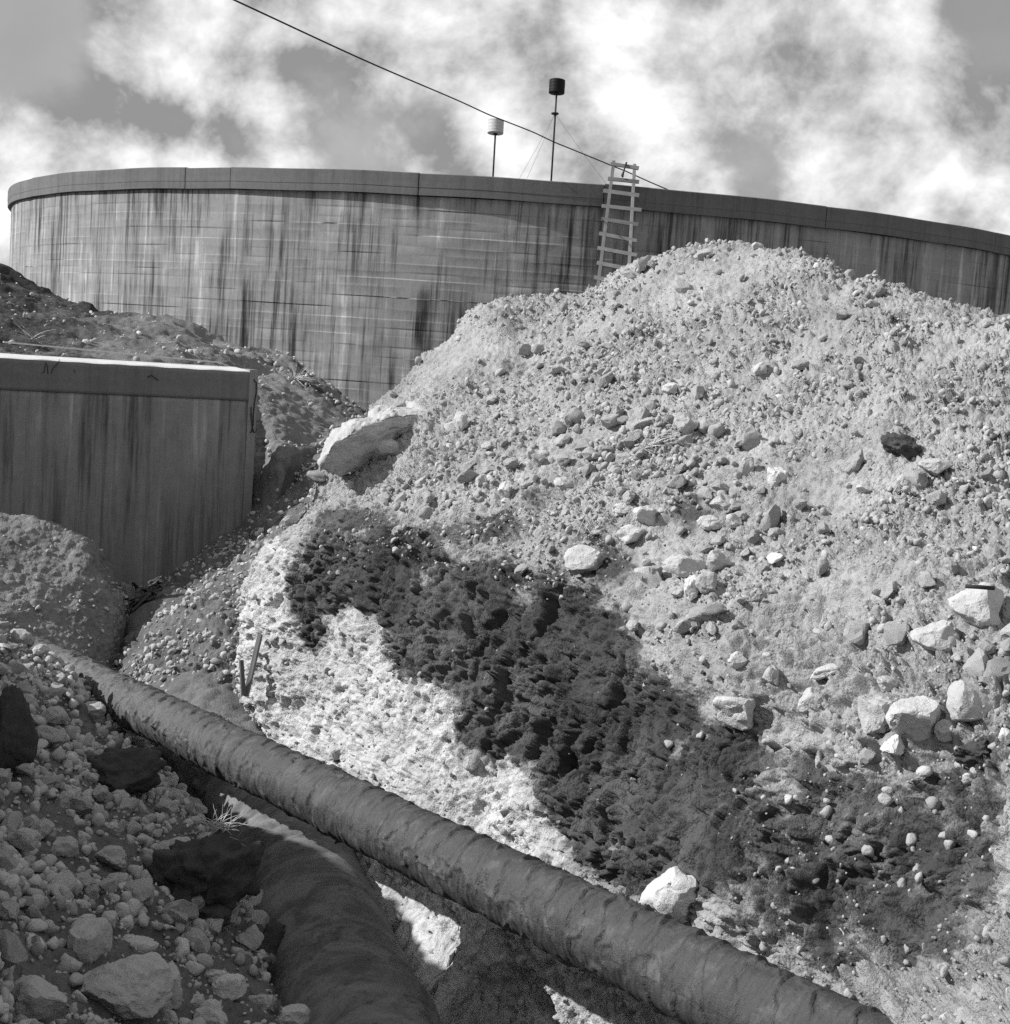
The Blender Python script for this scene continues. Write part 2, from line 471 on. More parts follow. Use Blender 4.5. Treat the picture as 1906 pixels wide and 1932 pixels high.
class Loft:
    def __init__(s, ctrl, ucnt, vcnt):
        ctrl = np.asarray(ctrl, float)
        tu, tv = params(ucnt), params(vcnt)
        a = catmull(ctrl, tu)                               # (U, rows, 3)
        a = catmull(np.swapaxes(a, 0, 1), tv)               # (V, U, 3)
        s.V, s.Un = a.shape[:2]; s.tu, s.tv = tu, tv
        s.g = a
        s.base = a.reshape(-1, 3)
        s.uu = np.tile(tu, s.V); s.vv = np.repeat(tv, s.Un)
        s.nrm = s.normals(a)
        q = proj(s.base); s.px, s.py = q[:, 0], q[:, 1]
    def normals(s, a):
        du = np.gradient(a, axis=1); dv = np.gradient(a, axis=0)
        n = np.cross(du, dv); n /= np.linalg.norm(n, axis=2)[..., None] + 1e-12
        n = n.reshape(-1, 3)
        c = (n * (EYE - a.reshape(-1, 3))).sum(1)
        if np.median(c) < 0: n = -n; s.flip = True
        else: s.flip = False
        return n
    def displace(s, h):
        s.pos = s.base + s.nrm * h[:, None]
        s.g = s.pos.reshape(s.V, s.Un, 3); s.n2 = s.normals(s.g)
        q = proj(s.pos); s.qx, s.qy, s.qd = q.T
        return s
    def mesh(s, name, mat, **attrs):
        i = np.arange(s.V * s.Un).reshape(s.V, s.Un)
        f = np.stack([i[:-1, :-1], i[:-1, 1:], i[1:, 1:], i[1:, :-1]], -1).reshape(-1, 4)
        if s.flip: f = f[:, ::-1]
        me = mesh_np(name, s.pos, quads=f)
        for k, v in attrs.items(): attr(me, k, v)
        me.materials.append(mat)
        s.obj = link(name, me)
        return s.obj
    def hit(s, px, py, rad=5):
        """nearest surface point seen at image position (px,py)"""
        d2 = (s.qx - px) ** 2 + (s.qy - py) ** 2
        front = ((s.n2 * (EYE - s.pos)).sum(1) > 0)
        for r in (rad, 12, 30, 80, 400):
            k = np.where((d2 < r * r) & front)[0]
            if len(k):
                near = k[s.qd[k] < s.qd[k].min() + .6]
                j = near[np.argmin(d2[near])]
                return s.pos[j], s.n2[j], s.qd[j]
        j = np.argmin(d2); return s.pos[j], s.n2[j], s.qd[j]

# ---- the right-hand spoil heap with the cut face of the trench -------------------------------------------------
#   crest,  three points down the heap,  lip,  one on the face,  foot of the visible face,  foot of the trench wall
ST = [
 dict(c=(612,884,14.7), h=[(585,920),(562,955),(535,982)], l=(500,1012,14.3), f=(452,1120), b=(466,1290,13.9), w=(484,1400,13.7)),
 dict(c=(690,770,15.8), h=[(672,835),(652,880),(640,925)], l=(620,985,13.4), f=(596,1180), b=(592,1400,12.7), w=(640,1570,11.7)),
 dict(c=(852,640,16.4), h=[(838,730),(815,810),(790,890)], l=(762,985,12.4), f=(738,1200), b=(756,1490,11.0), w=(800,1720,10.0)),
 dict(c=(896,582,16.5), h=[(893,690),(878,790),(850,890)], l=(822,990,12.0), f=(806,1215), b=(838,1525,10.3), w=(868,1800,9.5)),
 dict(c=(1000,560,16.2), h=[(1004,680),(985,790),(958,890)], l=(930,1000,11.4), f=(908,1230), b=(945,1570,9.9), w=(930,1900,10.1)),
 dict(c=(1108,543,15.5), h=[(1110,668),(1092,795),(1066,915)], l=(1040,1040,10.7), f=(1026,1280), b=(1064,1625,9.3), w=(1040,1960,9.6)),
 dict(c=(1200,494,15.0), h=[(1205,650),(1190,800),(1165,940)], l=(1140,1085,9.9), f=(1140,1330), b=(1180,1680,8.7), w=(1150,2010,9.0)),
 dict(c=(1430,468,13.6), h=[(1438,660),(1432,850),(1420,1040)], l=(1408,1250,8.35), f=(1412,1480), b=(1420,1790,7.45), w=(1400,2150,7.5)),
 dict(c=(1700,532,11.8), h=[(1702,720),(1702,900),(1696,1090)], l=(1690,1310,7.25), f=(1688,1560), b=(1692,1835,6.45), w=(1700,2200,5.0)),
 dict(c=(1906,600,10.6), h=[(1908,780),(1908,960),(1906,1140)], l=(1906,1360,6.6), f=(1906,1590), b=(1906,1800,5.6), w=(1906,2100,4.55)),
 dict(c=(2300,760,9.0), h=[(2300,940),(2300,1120),(2300,1300)], l=(2300,1520,5.8), f=(2300,1740), b=(2300,1960,4.6), w=(2250,2400,4.0)),
]
ctrl = []
for s_ in ST:
    c, l, b, w = (U(*s_[k]) for k in 'clbw')
    row = [c + np.array([1.6, 5.5, -3.4]), c + np.array([.8, 2.4, -1.25]), c + np.array([.25, .8, -.18]), c]
    for k, (x, y) in enumerate(s_['h']):
        d = on_seg(x, y, c, l); row.append(U(x, y, d * (1 - (.022, .022, .012)[k])))
    row.append(l)
    d = on_seg(s_['f'][0], s_['f'][1], l, b); row.append(U(*s_['f'], d * 1.0))
    row += [b, w, w + np.array([-.7, -.25, -.95]) + np.array([0, 0, min(0, .3 - w[2] - .0)]) * 0]
    ctrl.append(row)
ctrl = np.array(ctrl)
first = ctrl[0]
wrap1 = first + np.array([.75, 1.1, -.05]); wrap2 = first + np.array([2.6, 2.6, -.4])
wrap1[:4] = first[:4] + np.array([.6, .5, -.25]); wrap2[:4] = first[:4] + np.array([2.2, 1.4, -1.0])
last = ctrl[-1]; nxt1 = last + np.array([2.2, -1.3, -.25]); nxt2 = last + np.array([5.2, -2.2, -.9]); nxt2[:, 2] = np.minimum(nxt2[:, 2], 3.6)
ctrl = np.concatenate([wrap2[None], wrap1[None], ctrl, nxt1[None], nxt2[None]], 0)
HEAP = Loft(ctrl, [6, 40, 85, 85, 45, 45, 50, 50, 100, 120, 95, 60, 34, 16], [8, 10, 18, 85, 80, 75, 80, 105, 125, 75, 12])

CLAY = [(600,950),(680,925),(760,990),(830,1005),(895,960),(950,945),(985,975),(960,1040),(1000,1075),(1060,1060),(1140,1130),(1190,1180),(1260,1290),
        (1330,1310),(1335,1370),(1420,1390),(1470,1430),(1430,1500),(1400,1560),(1440,1640),(1330,1700),(1200,1700),(1100,1650),(1050,1620),
        (1000,1490),(945,1420),(870,1450),(850,1310),(760,1275),(705,1150),(620,1150),(580,1260),(545,1110),(560,1040)]
MIXD = [(1330,1480),(1380,1370),(1560,1440),(1700,1500),(1800,1400),(1906,1380),(1906,1720),(1850,1810),(1600,1860),(1440,1780),(1330,1700),(1290,1560)]
DARKSPOTS = [(1790,1640,60,120), (1690,1720,50,90), (1570,1700,34,90), (1480,1560,40,70), (1640,1500,60,40), (1740,1560,50,60), (1880,1560,30,60), (1235,622,34,24), (962,682,28,20), (1300,960,46,34), (1290,930,30,26), (1235,850,34,18), (1110,1005,40,20), (1850,1420,60,50), (1420,1420,50,60), (1770,1740,90,90),
             (1620,1640,26,110), (1510,1640,20,110), (1705,1600,34,80), (1580,1560,30,50), (1150,1060,60,50), (1010,935,30,22), (890,1010,50,30), (1620,700,24,14), (1520,545,40,18),
             (1440,600,60,14), (1790,740,30,20)]
LIGHTSPOTS = [(900,1040,75,22), (1010,1010,45,24), (800,1085,40,14), (985,1125,26,22), (993,1516,24,100), (660,1010,30,16), (1080,1090,26,16), (1230,1240,26,30), (1290,1420,30,16), (890,1440,30,30), (1160,1600,30,14)]
def heap_clay(px, py):
    return sum(heap_clay1(px, py, o_) for o_ in (0., 20.3, 41.7, 63.1, 85.9)) / 5
CHALK = [(500,1000),(445,1050),(430,1130),(440,1290),(590,1420),(700,1480),(900,1600),(1050,1640),(1010,1490),(945,1410),(870,1450),(855,1310),(760,1275),(705,1150),(620,1150),(585,1270),(545,1110),(560,1040)]
def heap_clay1(px, py, so):
    w1 = perlin(np.stack([px / 46, py / 46, 0 * px + .5 + so], -1)) * 36; w2 = perlin(np.stack([px / 46, py / 46, 0 * px + 9.5 + so], -1)) * 36
    w1 = w1 + perlin(np.stack([px / 14, py / 14, 0 * px + 3.5 + so], -1)) * 20; w2 = w2 + perlin(np.stack([px / 14, py / 14, 0 * px + 6.5 + so], -1)) * 20
    x, y = px + w1, py + w2
    m_ = inpoly(x, y, CLAY).astype(float)
    mm = inpoly(x, y, MIXD)
    m_ = np.where(mm & (m_ < .5), .74 + .55 * perlin(np.stack([px / 45, py / 110, 0 * px + 2.2], -1)), m_)
    for (cx, cy, rx, ry) in LIGHTSPOTS:
        q = ((x - cx) / rx) ** 2 + ((y - cy) / ry) ** 2
        m_ = m_ * (1 - np.clip(1.2 - q, 0, .85))
    for (cx, cy, rx, ry) in DARKSPOTS:
        q = ((x - cx) / rx) ** 2 + ((y - cy) / ry) ** 2
        m_ = np.maximum(m_, np.clip(1.25 - q, 0, 1) * .9)
    return m_
hc = heap_clay(HEAP.px, HEAP.py)
hk = inpoly(HEAP.px + 14 * perlin(np.stack([HEAP.px / 30, HEAP.py / 30, 0 * HEAP.px], -1)), HEAP.py + 14 * perlin(np.stack([HEAP.px / 30, HEAP.py / 30, 0 * HEAP.px + 5], -1)), CHALK).astype(float)
hk = np.maximum(hk, .6 * ((HEAP.vv > 9.15) & (HEAP.px < 1400)))
p = HEAP.base
rowv = HEAP.vv
onface = np.clip((rowv - 6.6) / .8, 0, 1)                 # 0 on the heap, 1 on the cut face
h = .10 * fbm(p * .55, 3) + .05 * fbm(p * 1.9 + 3, 3)
def bands(L_, o=0.):
    a = L_.px * .86 - L_.py * .5; b = L_.px * .5 + L_.py * .86
    return perlin(np.stack([a / 300, b / 62, 0 * a + 2.2 + o], -1)) + .7 * perlin(np.stack([a / 110, b / 28, 0 * a + 7.7 + o], -1))
hb = bands(HEAP)
rough_zone = np.clip(.5 + .6 * hb + .5 * perlin(p * .75 + 8), 0, 1)
up_ = (1 - onface) * (.35 + .65 * rough_zone)
c1 = clods(p * 6.0, .55); c2 = clods(p * 12.5 + 5, .75); c3 = clods(p * 25 + 2, .9)
b4, k4 = blocks(p * 15 + 1); b5, k5 = blocks(p * 33 + 5)
h += .035 * hb * (1 - onface) + (1 - onface) * (.4 + .6 * rough_zone) * (.030 * b4 - .012 * k4) + (1 - onface) * (.35 + .65 * rough_zone) * (.016 * b5 - .008 * k5) - .045 * (1 - onface)
h += up_ * (.06 * c1 * np.clip(rough_zone * 3 - 1.5, 0, 1) + .036 * c2 + .020 * c3) + (1 - onface) * .008 * c3
# clay face: crumbly, upright cracks and hollows; chalk face: pitted, steeper
crk = perlin(np.stack([p[:, 0] * 3.2 + p[:, 1] * 2.2, p[:, 1] * .7, p[:, 2] * .9], -1) + 4)
cl = np.clip(hc, 0, 1)
K = np.where(rowv > 6.3)[0]; pk = p[K]
wp = pk + .10 * np.stack([perlin(pk * 3), perlin(pk * 3 + 9), perlin(pk * 3 + 19)], -1)
b1, k1 = blocks(wp * np.array([3.6, 3.6, 2.2])); b2, k2 = blocks(wp * np.array([9., 9., 7.]) + 3); b3, k3 = blocks(wp * 21 + 7)
gate = np.clip(fbm(pk * 1.3 + 5, 2) + .55, 0, 1)
cracked = .050 * b1 - .10 * k1 ** 2 * gate + .040 * b2 - .030 * k2 + .026 * b3 - .014 * k3 + .06 * fbm(pk * 1.6 + 1, 3, .6)
chalky = .035 * fbm(pk * 3.4 + 6, 4, .6) + .012 * b2 - .012 * k2 * gate + .012 * b3 - .014 * k3 - .06 * clods(pk * 8 + 11, .4) - .04 * clods(pk * 17 + 3, .45)
rk = np.clip((HEAP.px[K] - 1080) / 260, 0, 1)
fur = np.clip(.5 - np.abs(perlin(np.stack([HEAP.px[K] / 34 + 1.5 * perlin(pk * 2.2), HEAP.py[K] / 240, 0 * rk + 3], -1))) * 2.6, 0, .5) * 2
cracked = cracked * (1 - .45 * rk) - rk * .07 * fur ** 2
hf = np.zeros(len(p)); hf[K] = cl[K] * cracked + (1 - cl[K]) * chalky
h += onface * hf
rr = np.zeros(len(p)); rr[K] = (1 - cl[K]) * (.04 * b1 - .05 * k1 ** 2 * gate + .03 * b2 - .02 * k2 + .016 * b3)
rightrough = np.clip((HEAP.px - 1280) / 160, 0, 1) * np.clip((rowv - 5.8), 0, 1)
h += rightrough * (.13 * fbm(p * 1.3 + 2, 3, .5) + .05 * c1 + .03 * c2 + rr)
edge = np.minimum(1, np.minimum(rowv, 1.0)) * 1.0
HEAP.displace(h)
heap = HEAP.mesh('spoil_heap', M_HEAP, clay=hc, chalk=hk)
tag(heap, 'large pale spoil heap with a cut face of dark clay and white chalk beside the trench', 'spoil heap', kind='structure')

# ---- left bank of rubble in the foreground --------------------------------------------------------------------
rowsE = [
 [(-420,960,12.6),(-200,1080,13.0),(0,1190,13.6),(75,1240,13.7),(150,1310,13.5),(225,1375,13.2),(290,1440,13.0),(330,1520,12.9)],
 [(-420,1100,9.9),(-200,1230,10.3),(0,1340,10.9),(110,1395,11.1),(215,1450,11.2),(300,1505,11.1),(365,1570,11.0),(420,1640,11.0)],
 [(-420,1310,7.9),(-200,1430,8.3),(0,1540,8.8),(150,1600,9.1),(280,1660,9.3),(390,1720,9.3),(470,1790,9.3),(520,1870,9.4)],
 [(-420,1500,6.3),(-200,1620,6.6),(0,1730,6.9),(170,1790,7.4),(320,1850,7.7),(440,1900,7.9),(540,1950,8.0),(590,2050,8.2)],
 [(-420,1700,5.2),(-200,1830,5.4),(0,1950,5.7),(180,2010,6.1),(340,2070,6.4),(500,2130,6.6),(620,2190,6.8),(680,2300,7.0)],
 [(-420,2200,4.0),(-200,2300,4.2),(0,2400,4.4),(200,2480,4.7),(400,2560,5.0),(580,2640,5.2),(720,2720,5.4),(800,2820,5.6)],
]
ctrl = np.array([[U(*q) for q in r] for r in rowsE])          # (rows far->near, left->right)
far = ctrl[0] + np.array([-.5, 1.2, -.5])
near = ctrl[-1].copy(); near[:, 1] = 1.35; near[:, 2] = 3.5; near[:, 0] *= .9
ctrl = np.concatenate([far[None], ctrl, near[None]], 0)
shade_lift = np.array([0, 0, .75, .85, .9, .9, .9, .2])  # unseen crest raised on purpose to cast shade over bank and main pipe
ctrl[:, 0, 2] += shade_lift * .9; ctrl[:, 1, 2] += shade_lift * .36
ctrl[:2, 0, 2] -= .25
top1 = ctrl[:, 0] + np.array([-1.3, .3, .0]) + np.stack([0 * shade_lift, 0 * shade_lift, -.1 + shade_lift * .8], -1); top2 = ctrl[:, 0] + np.array([-4.0, .8, -.2]); top3 = ctrl[:, 0] + np.array([-8.5, .8, 0]); top3[:, 2] = 3.1
ctrl = np.concatenate([top3[:, None], top2[:, None], top1[:, None], ctrl], 1)
BANK = Loft(np.swapaxes(ctrl, 0, 1), [6, 16, 24, 40, 60, 60, 55, 50, 45, 30], [14, 95, 95, 90, 70, 34, 12])
p = BANK.base
h = .09 * fbm(p * .8, 3) + .05 * fbm(p * 2.3 + 7, 3)
h += .05 * clods(p * 6 + 3, .6) + .035 * clods(p * 12 + 1, .8) + .016 * clods(p * 24, .9)
bc = np.clip(.15 + .5 * perlin(p * .9 + 31), 0, .42)
BANK.displace(h)
bank = BANK.mesh('rubble_bank', M_BANK, clay=bc)
tag(bank, 'shaded bank of rubble falling to the trench in the foreground', 'bank', kind='structure')

# ---- low mound between the pipe and the wing wall -------------------------------------------------------------
cols = [
 [(-350,880,16.9),(-350,960,16.3),(-350,1060,15.6),(-350,1160,15.0),(-350,1260,14.6)],
 [(-160,930,16.9),(-160,990,16.3),(-160,1080,15.7),(-160,1170,15.2),(-160,1260,14.8)],
 [(0,966,16.9),(0,1020,16.4),(0,1090,15.9),(0,1170,15.4),(0,1250,15.0)],
 [(60,977,16.9),(60,1035,16.45),(60,1100,16.0),(60,1180,15.6),(60,1260,15.2)],
 [(115,1005,16.9),(112,1060,16.5),(110,1120,16.1),(108,1195,15.7),(108,1275,15.3)],
 [(165,1030,16.9),(165,1085,16.5),(165,1145,16.2),(160,1215,15.8),(155,1300,15.4)],
 [(190,1085,16.8),(197,1125,16.5),(200,1170,16.3),(198,1230,16.0),(192,1320,15.6)],
 [(206,1118,16.8),(214,1140,16.6),(216,1165,16.4),(212,1240,16.2),(204,1330,15.9)],
]
ctrl = np.array([[U(*q) for q in c_] for c_ in cols])
back = np.stack([ctrl[:, 0] + np.array([0, .9, -.35]), ctrl[:, 0] + np.array([0, 2.0, -1.6])], 1)[:, ::-1]
ctrl = np.concatenate([back, ctrl], 1)
wr = ctrl[-1] + np.array([-.05, .8, -.05]); wr2 = ctrl[-1] + np.array([-.5, 1.8, -.4])
ctrl = np.concatenate([ctrl, wr[None], wr2[None]], 0)
MOUND = Loft(ctrl, [8, 14, 40, 40, 40, 40, 34, 26, 16, 8], [6, 10, 40, 45, 50, 50])
p = MOUND.base
h = .06 * fbm(p * 1.0 + 2, 3) + .035 * fbm(p * 3.1 + 7, 3) + .03 * clods(p * 11, .5) + .014 * clods(p * 24 + 3, .8)
MOUND.displace(h)
mound = MOUND.mesh('earth_mound', M_MOUND, clay=np.clip(.12 + .4 * perlin(p * 1.3 + 5), 0, .4))
tag(mound, 'low earth mound with a cut end in front of the wing wall', 'mound', kind='structure')

# ---- dark topsoil hill behind the wing wall, and the cut bank past its end --------------------------------------
cols = [
 [(-450,360,26.5),(-450,450,24),(-450,560,21.5),(-450,680,19.7),(-450,760,18.9)],
 [(-200,440,26.5),(-200,520,24),(-200,600,21.5),(-200,690,19.8),(-200,760,19.1)],
 [(0,518,26.2),(0,565,24),(0,620,21.8),(0,690,19.9),(0,760,19.1)],
 [(75,556,26),(75,590,24),(75,635,21.8),(75,695,19.9),(75,760,19.1)],
 [(160,583,25.6),(160,612,23.6),(160,655,21.6),(160,705,19.9),(160,770,19.1)],
 [(250,600,25.2),(250,630,23.4),(250,665,21.5),(250,712,20.1),(250,780,19.5)],
 [(330,610,25),(330,640,23.4),(335,675,21.8),(340,725,20.5),(345,800,19.9)],
 [(400,642,25),(405,670,23.4),(415,710,22),(430,760,20.9),(450,860,20.3)],
 [(470,684,24.5),(475,712,23.2),(478,760,21.8),(478,820,21.0),(474,890,20.5)],
 [(540,730,23.6),(530,760,22.4),(528,800,21.2),(530,835,20.4),(530,880,20.0)],
 [(600,772,23.2),(590,790,22.6),(585,810,22.0),(590,830,21.5),(595,850,21.0)],
 [(680,815,22.8),(680,825,22.5),(680,835,22.1),(685,845,21.8),(690,860,21.4)],
]
ctrl = np.array([[U(*q) for q in c_] for c_ in cols])
back = np.stack([ctrl[:, 0] + np.array([0, .9, -.12]), ctrl[:, 0] + np.array([0, 3.2, -2.6])], 1)[:, ::-1]
foot = ctrl[:, -1:] + np.array([0, -.25, -1.1])
ctrl = np.concatenate([back, ctrl, foot], 1)
HILL = Loft(ctrl, [8, 16, 26, 26, 26, 24, 24, 26, 26, 24, 24], [5, 10, 34, 34, 34, 28, 14])
p = HILL.base
h = .10 * fbm(p * .7 + 2, 3) + .06 * fbm(p * 2.2 + 7, 3) + .05 * clods(p * 5, .5) + .03 * clods(p * 11 + 3, .6)
hd = np.clip(1.05 - (HILL.px + HILL.py * .35 - 330) / 260, 0, 1) * .75 + .3 * perlin(p * 1.1 + 3)
HILL.displace(h)
hill = HILL.mesh('topsoil_hill', M_DARKBANK, clay=hd)
tag(hill, 'dark topsoil hill sloping down behind the wing wall', 'hill', kind='structure')

# far little ridge with brush at the foot of the tank
cols = [
 [(440,664,27.2),(440,690,26),(440,740,24.4)], [(490,664,27.0),(490,690,26),(490,745,24.4)], [(535,676,26.8),(535,702,25.8),(535,760,24.2)],
 [(580,706,26.4),(580,730,25.5),(580,785,24)], [(625,738,26),(625,756,25.2),(625,800,23.8)], [(668,766,25.6),(668,780,25),(668,815,23.6)],
 [(730,800,25.2),(730,812,24.6),(730,830,23.6)]]
ctrl = np.array([[U(*q) for q in c_] for c_ in cols])
back = np.stack([ctrl[:, 0] + np.array([0, .6, -.1]), ctrl[:, 0] + np.array([0, 2.4, -1.6])], 1)[:, ::-1]
ctrl = np.concatenate([back, ctrl], 1)
RIDGE = Loft(ctrl, [16, 20, 20, 20, 20, 16], [4, 8, 26, 26])
p = RIDGE.base
RIDGE.displace(.07 * fbm(p * 1.5, 3) + .07 * clods(p * 4.5, .6) + .04 * clods(p * 9 + 3, .7))
ridge = RIDGE.mesh('brush_ridge', M_DARKBANK, clay=np.clip(.35 + .8 * perlin(p * 2.0 + 3), 0, 1))
tag(ridge, 'low broken ridge at the foot of the tank', 'ridge', kind='structure')

# ---- trench floor and the slope of loose earth against the wing wall ----------------------------------------------
rows = [
 [(150,1190,18.6),(260,1130,19.8),(400,960,21.2),(480,880,21.3),(560,845,21.6),(660,800,22.4),(760,780,23)],
 [(150,1215,18.0),(250,1150,18.55),(350,1080,18.95),(450,1018,19.3),(540,955,19.4),(640,890,19.4),(760,850,20.4)],
 [(150,1260,17.2),(240,1180,17.3),(330,1120,17.5),(420,1075,17.7),(520,1020,17.8),(640,960,18.0),(760,930,19)],
 [(160,1320,16.2),(230,1235,16.2),(300,1190,15.9),(380,1160,15.7),(450,1130,15.7),(540,1100,16.2),(700,1060,17)],
 [(170,1380,15.4),(240,1300,15.4),(310,1260,15.0),(390,1225,14.9),(450,1215,14.9),(540,1210,15.2),(700,1200,16)],
 [(200,1460,14.3),(280,1410,14.2),(350,1360,14.3),(420,1320,14.4),(480,1305,14.3),(560,1310,14.2),(700,1330,14.5)],
 [(300,1580,13.0),(380,1540,13.2),(440,1470,13.6),(510,1400,13.8),(560,1385,13.6),(640,1400,13.2),(760,1440,13)],
 [(420,1800,11.4),(500,1760,11.7),(560,1690,12.0),(620,1625,12.4),(670,1600,12.6),(740,1610,12.6),(850,1660,12.4)],
 [(560,2150,9.4),(640,2100,9.6),(720,2050,9.8),(790,2000,10.1),(850,1970,10.3),(930,1960,10.4),(1050,2000,10.3)],
 [(740,2700,7.2),(840,2650,7.3),(920,2600,7.3),(1000,2560,7.4),(1100,2540,7.4),(1200,2540,7.3),(1350,2600,7.2)],
]
ctrl = np.array([[U(*q) for q in r] for r in rows])
ctrl[7:, 3:, 2] -= .45; ctrl[8:, 3:, 2] -= .5
FLOOR = Loft(np.swapaxes(ctrl, 0, 1), [34, 40, 40, 40, 34, 20], [24, 34, 34, 34, 40, 40, 40, 40, 20])
p = FLOOR.base
h = .07 * fbm(p * 1.1 + 2, 3) + .04 * fbm(p * 3.1 + 7, 3) + .06 * clods(p * 8, .6) + .04 * clods(p * 16 + 3, .8)
FLOOR.displace(h)
floor = FLOOR.mesh('trench_floor', M_FLOOR, clay=np.clip(.15 + .4 * perlin(p * 1.3 + 5), 0, .45))
tag(floor, 'loose earth on the trench floor', 'trench floor', kind='structure')

# ---- the ground sheet to the horizon, sunk under the excavation -------------------------------------------------------
def ground():
    xs = np.concatenate([-np.geomspace(2500, 14, 22), np.linspace(-12, 14, 60), np.geomspace(16, 2500, 22)])
    ys = np.concatenate([-np.geomspace(1500, 4, 16), np.linspace(-3, 30, 76), np.geomspace(32, 3000, 24)])
    X, Y = np.meshgrid(xs, ys)
    def sst(a, b, v):
        t = np.clip((v - a) / (b - a), 0, 1); return t * t * (3 - 2 * t)
    dig = sst(-9.5, -6.5, X) * (1 - sst(9.5, 12.5, X)) * sst(1.6, 3.6, Y) * (1 - sst(22.5, 25.5, Y))
    Z = 3.38 + .12 * perlin(np.stack([X.ravel() * .2, Y.ravel() * .2, 0 * X.ravel()], -1)).reshape(X.shape) - 4.6 * dig
    i = np.arange(X.size).reshape(X.shape)
    f = np.stack([i[:-1, :-1], i[:-1, 1:], i[1:, 1:], i[1:, :-1]], -1).reshape(-1, 4)
    me = mesh_np('ground', np.stack([X.ravel(), Y.ravel(), Z.ravel()], -1), quads=f)
    attr(me, 'clay', np.full(X.size, .1)); me.materials.append(M_BANK)
    tag(link('ground', me), kind='structure')
ground()

# ------------------------------------------------------------------ the round concrete reservoir
TD, TAZ = 43.0, math.radians(.705)
TR, TH = .3487 * TD, .0809 * TD
TC = np.array([TD * math.sin(TAZ), TD * math.cos(TAZ), 0])
ZT = EYE[2] + TH                              # top of the rim
BAND = .43
Z0 = 3.1

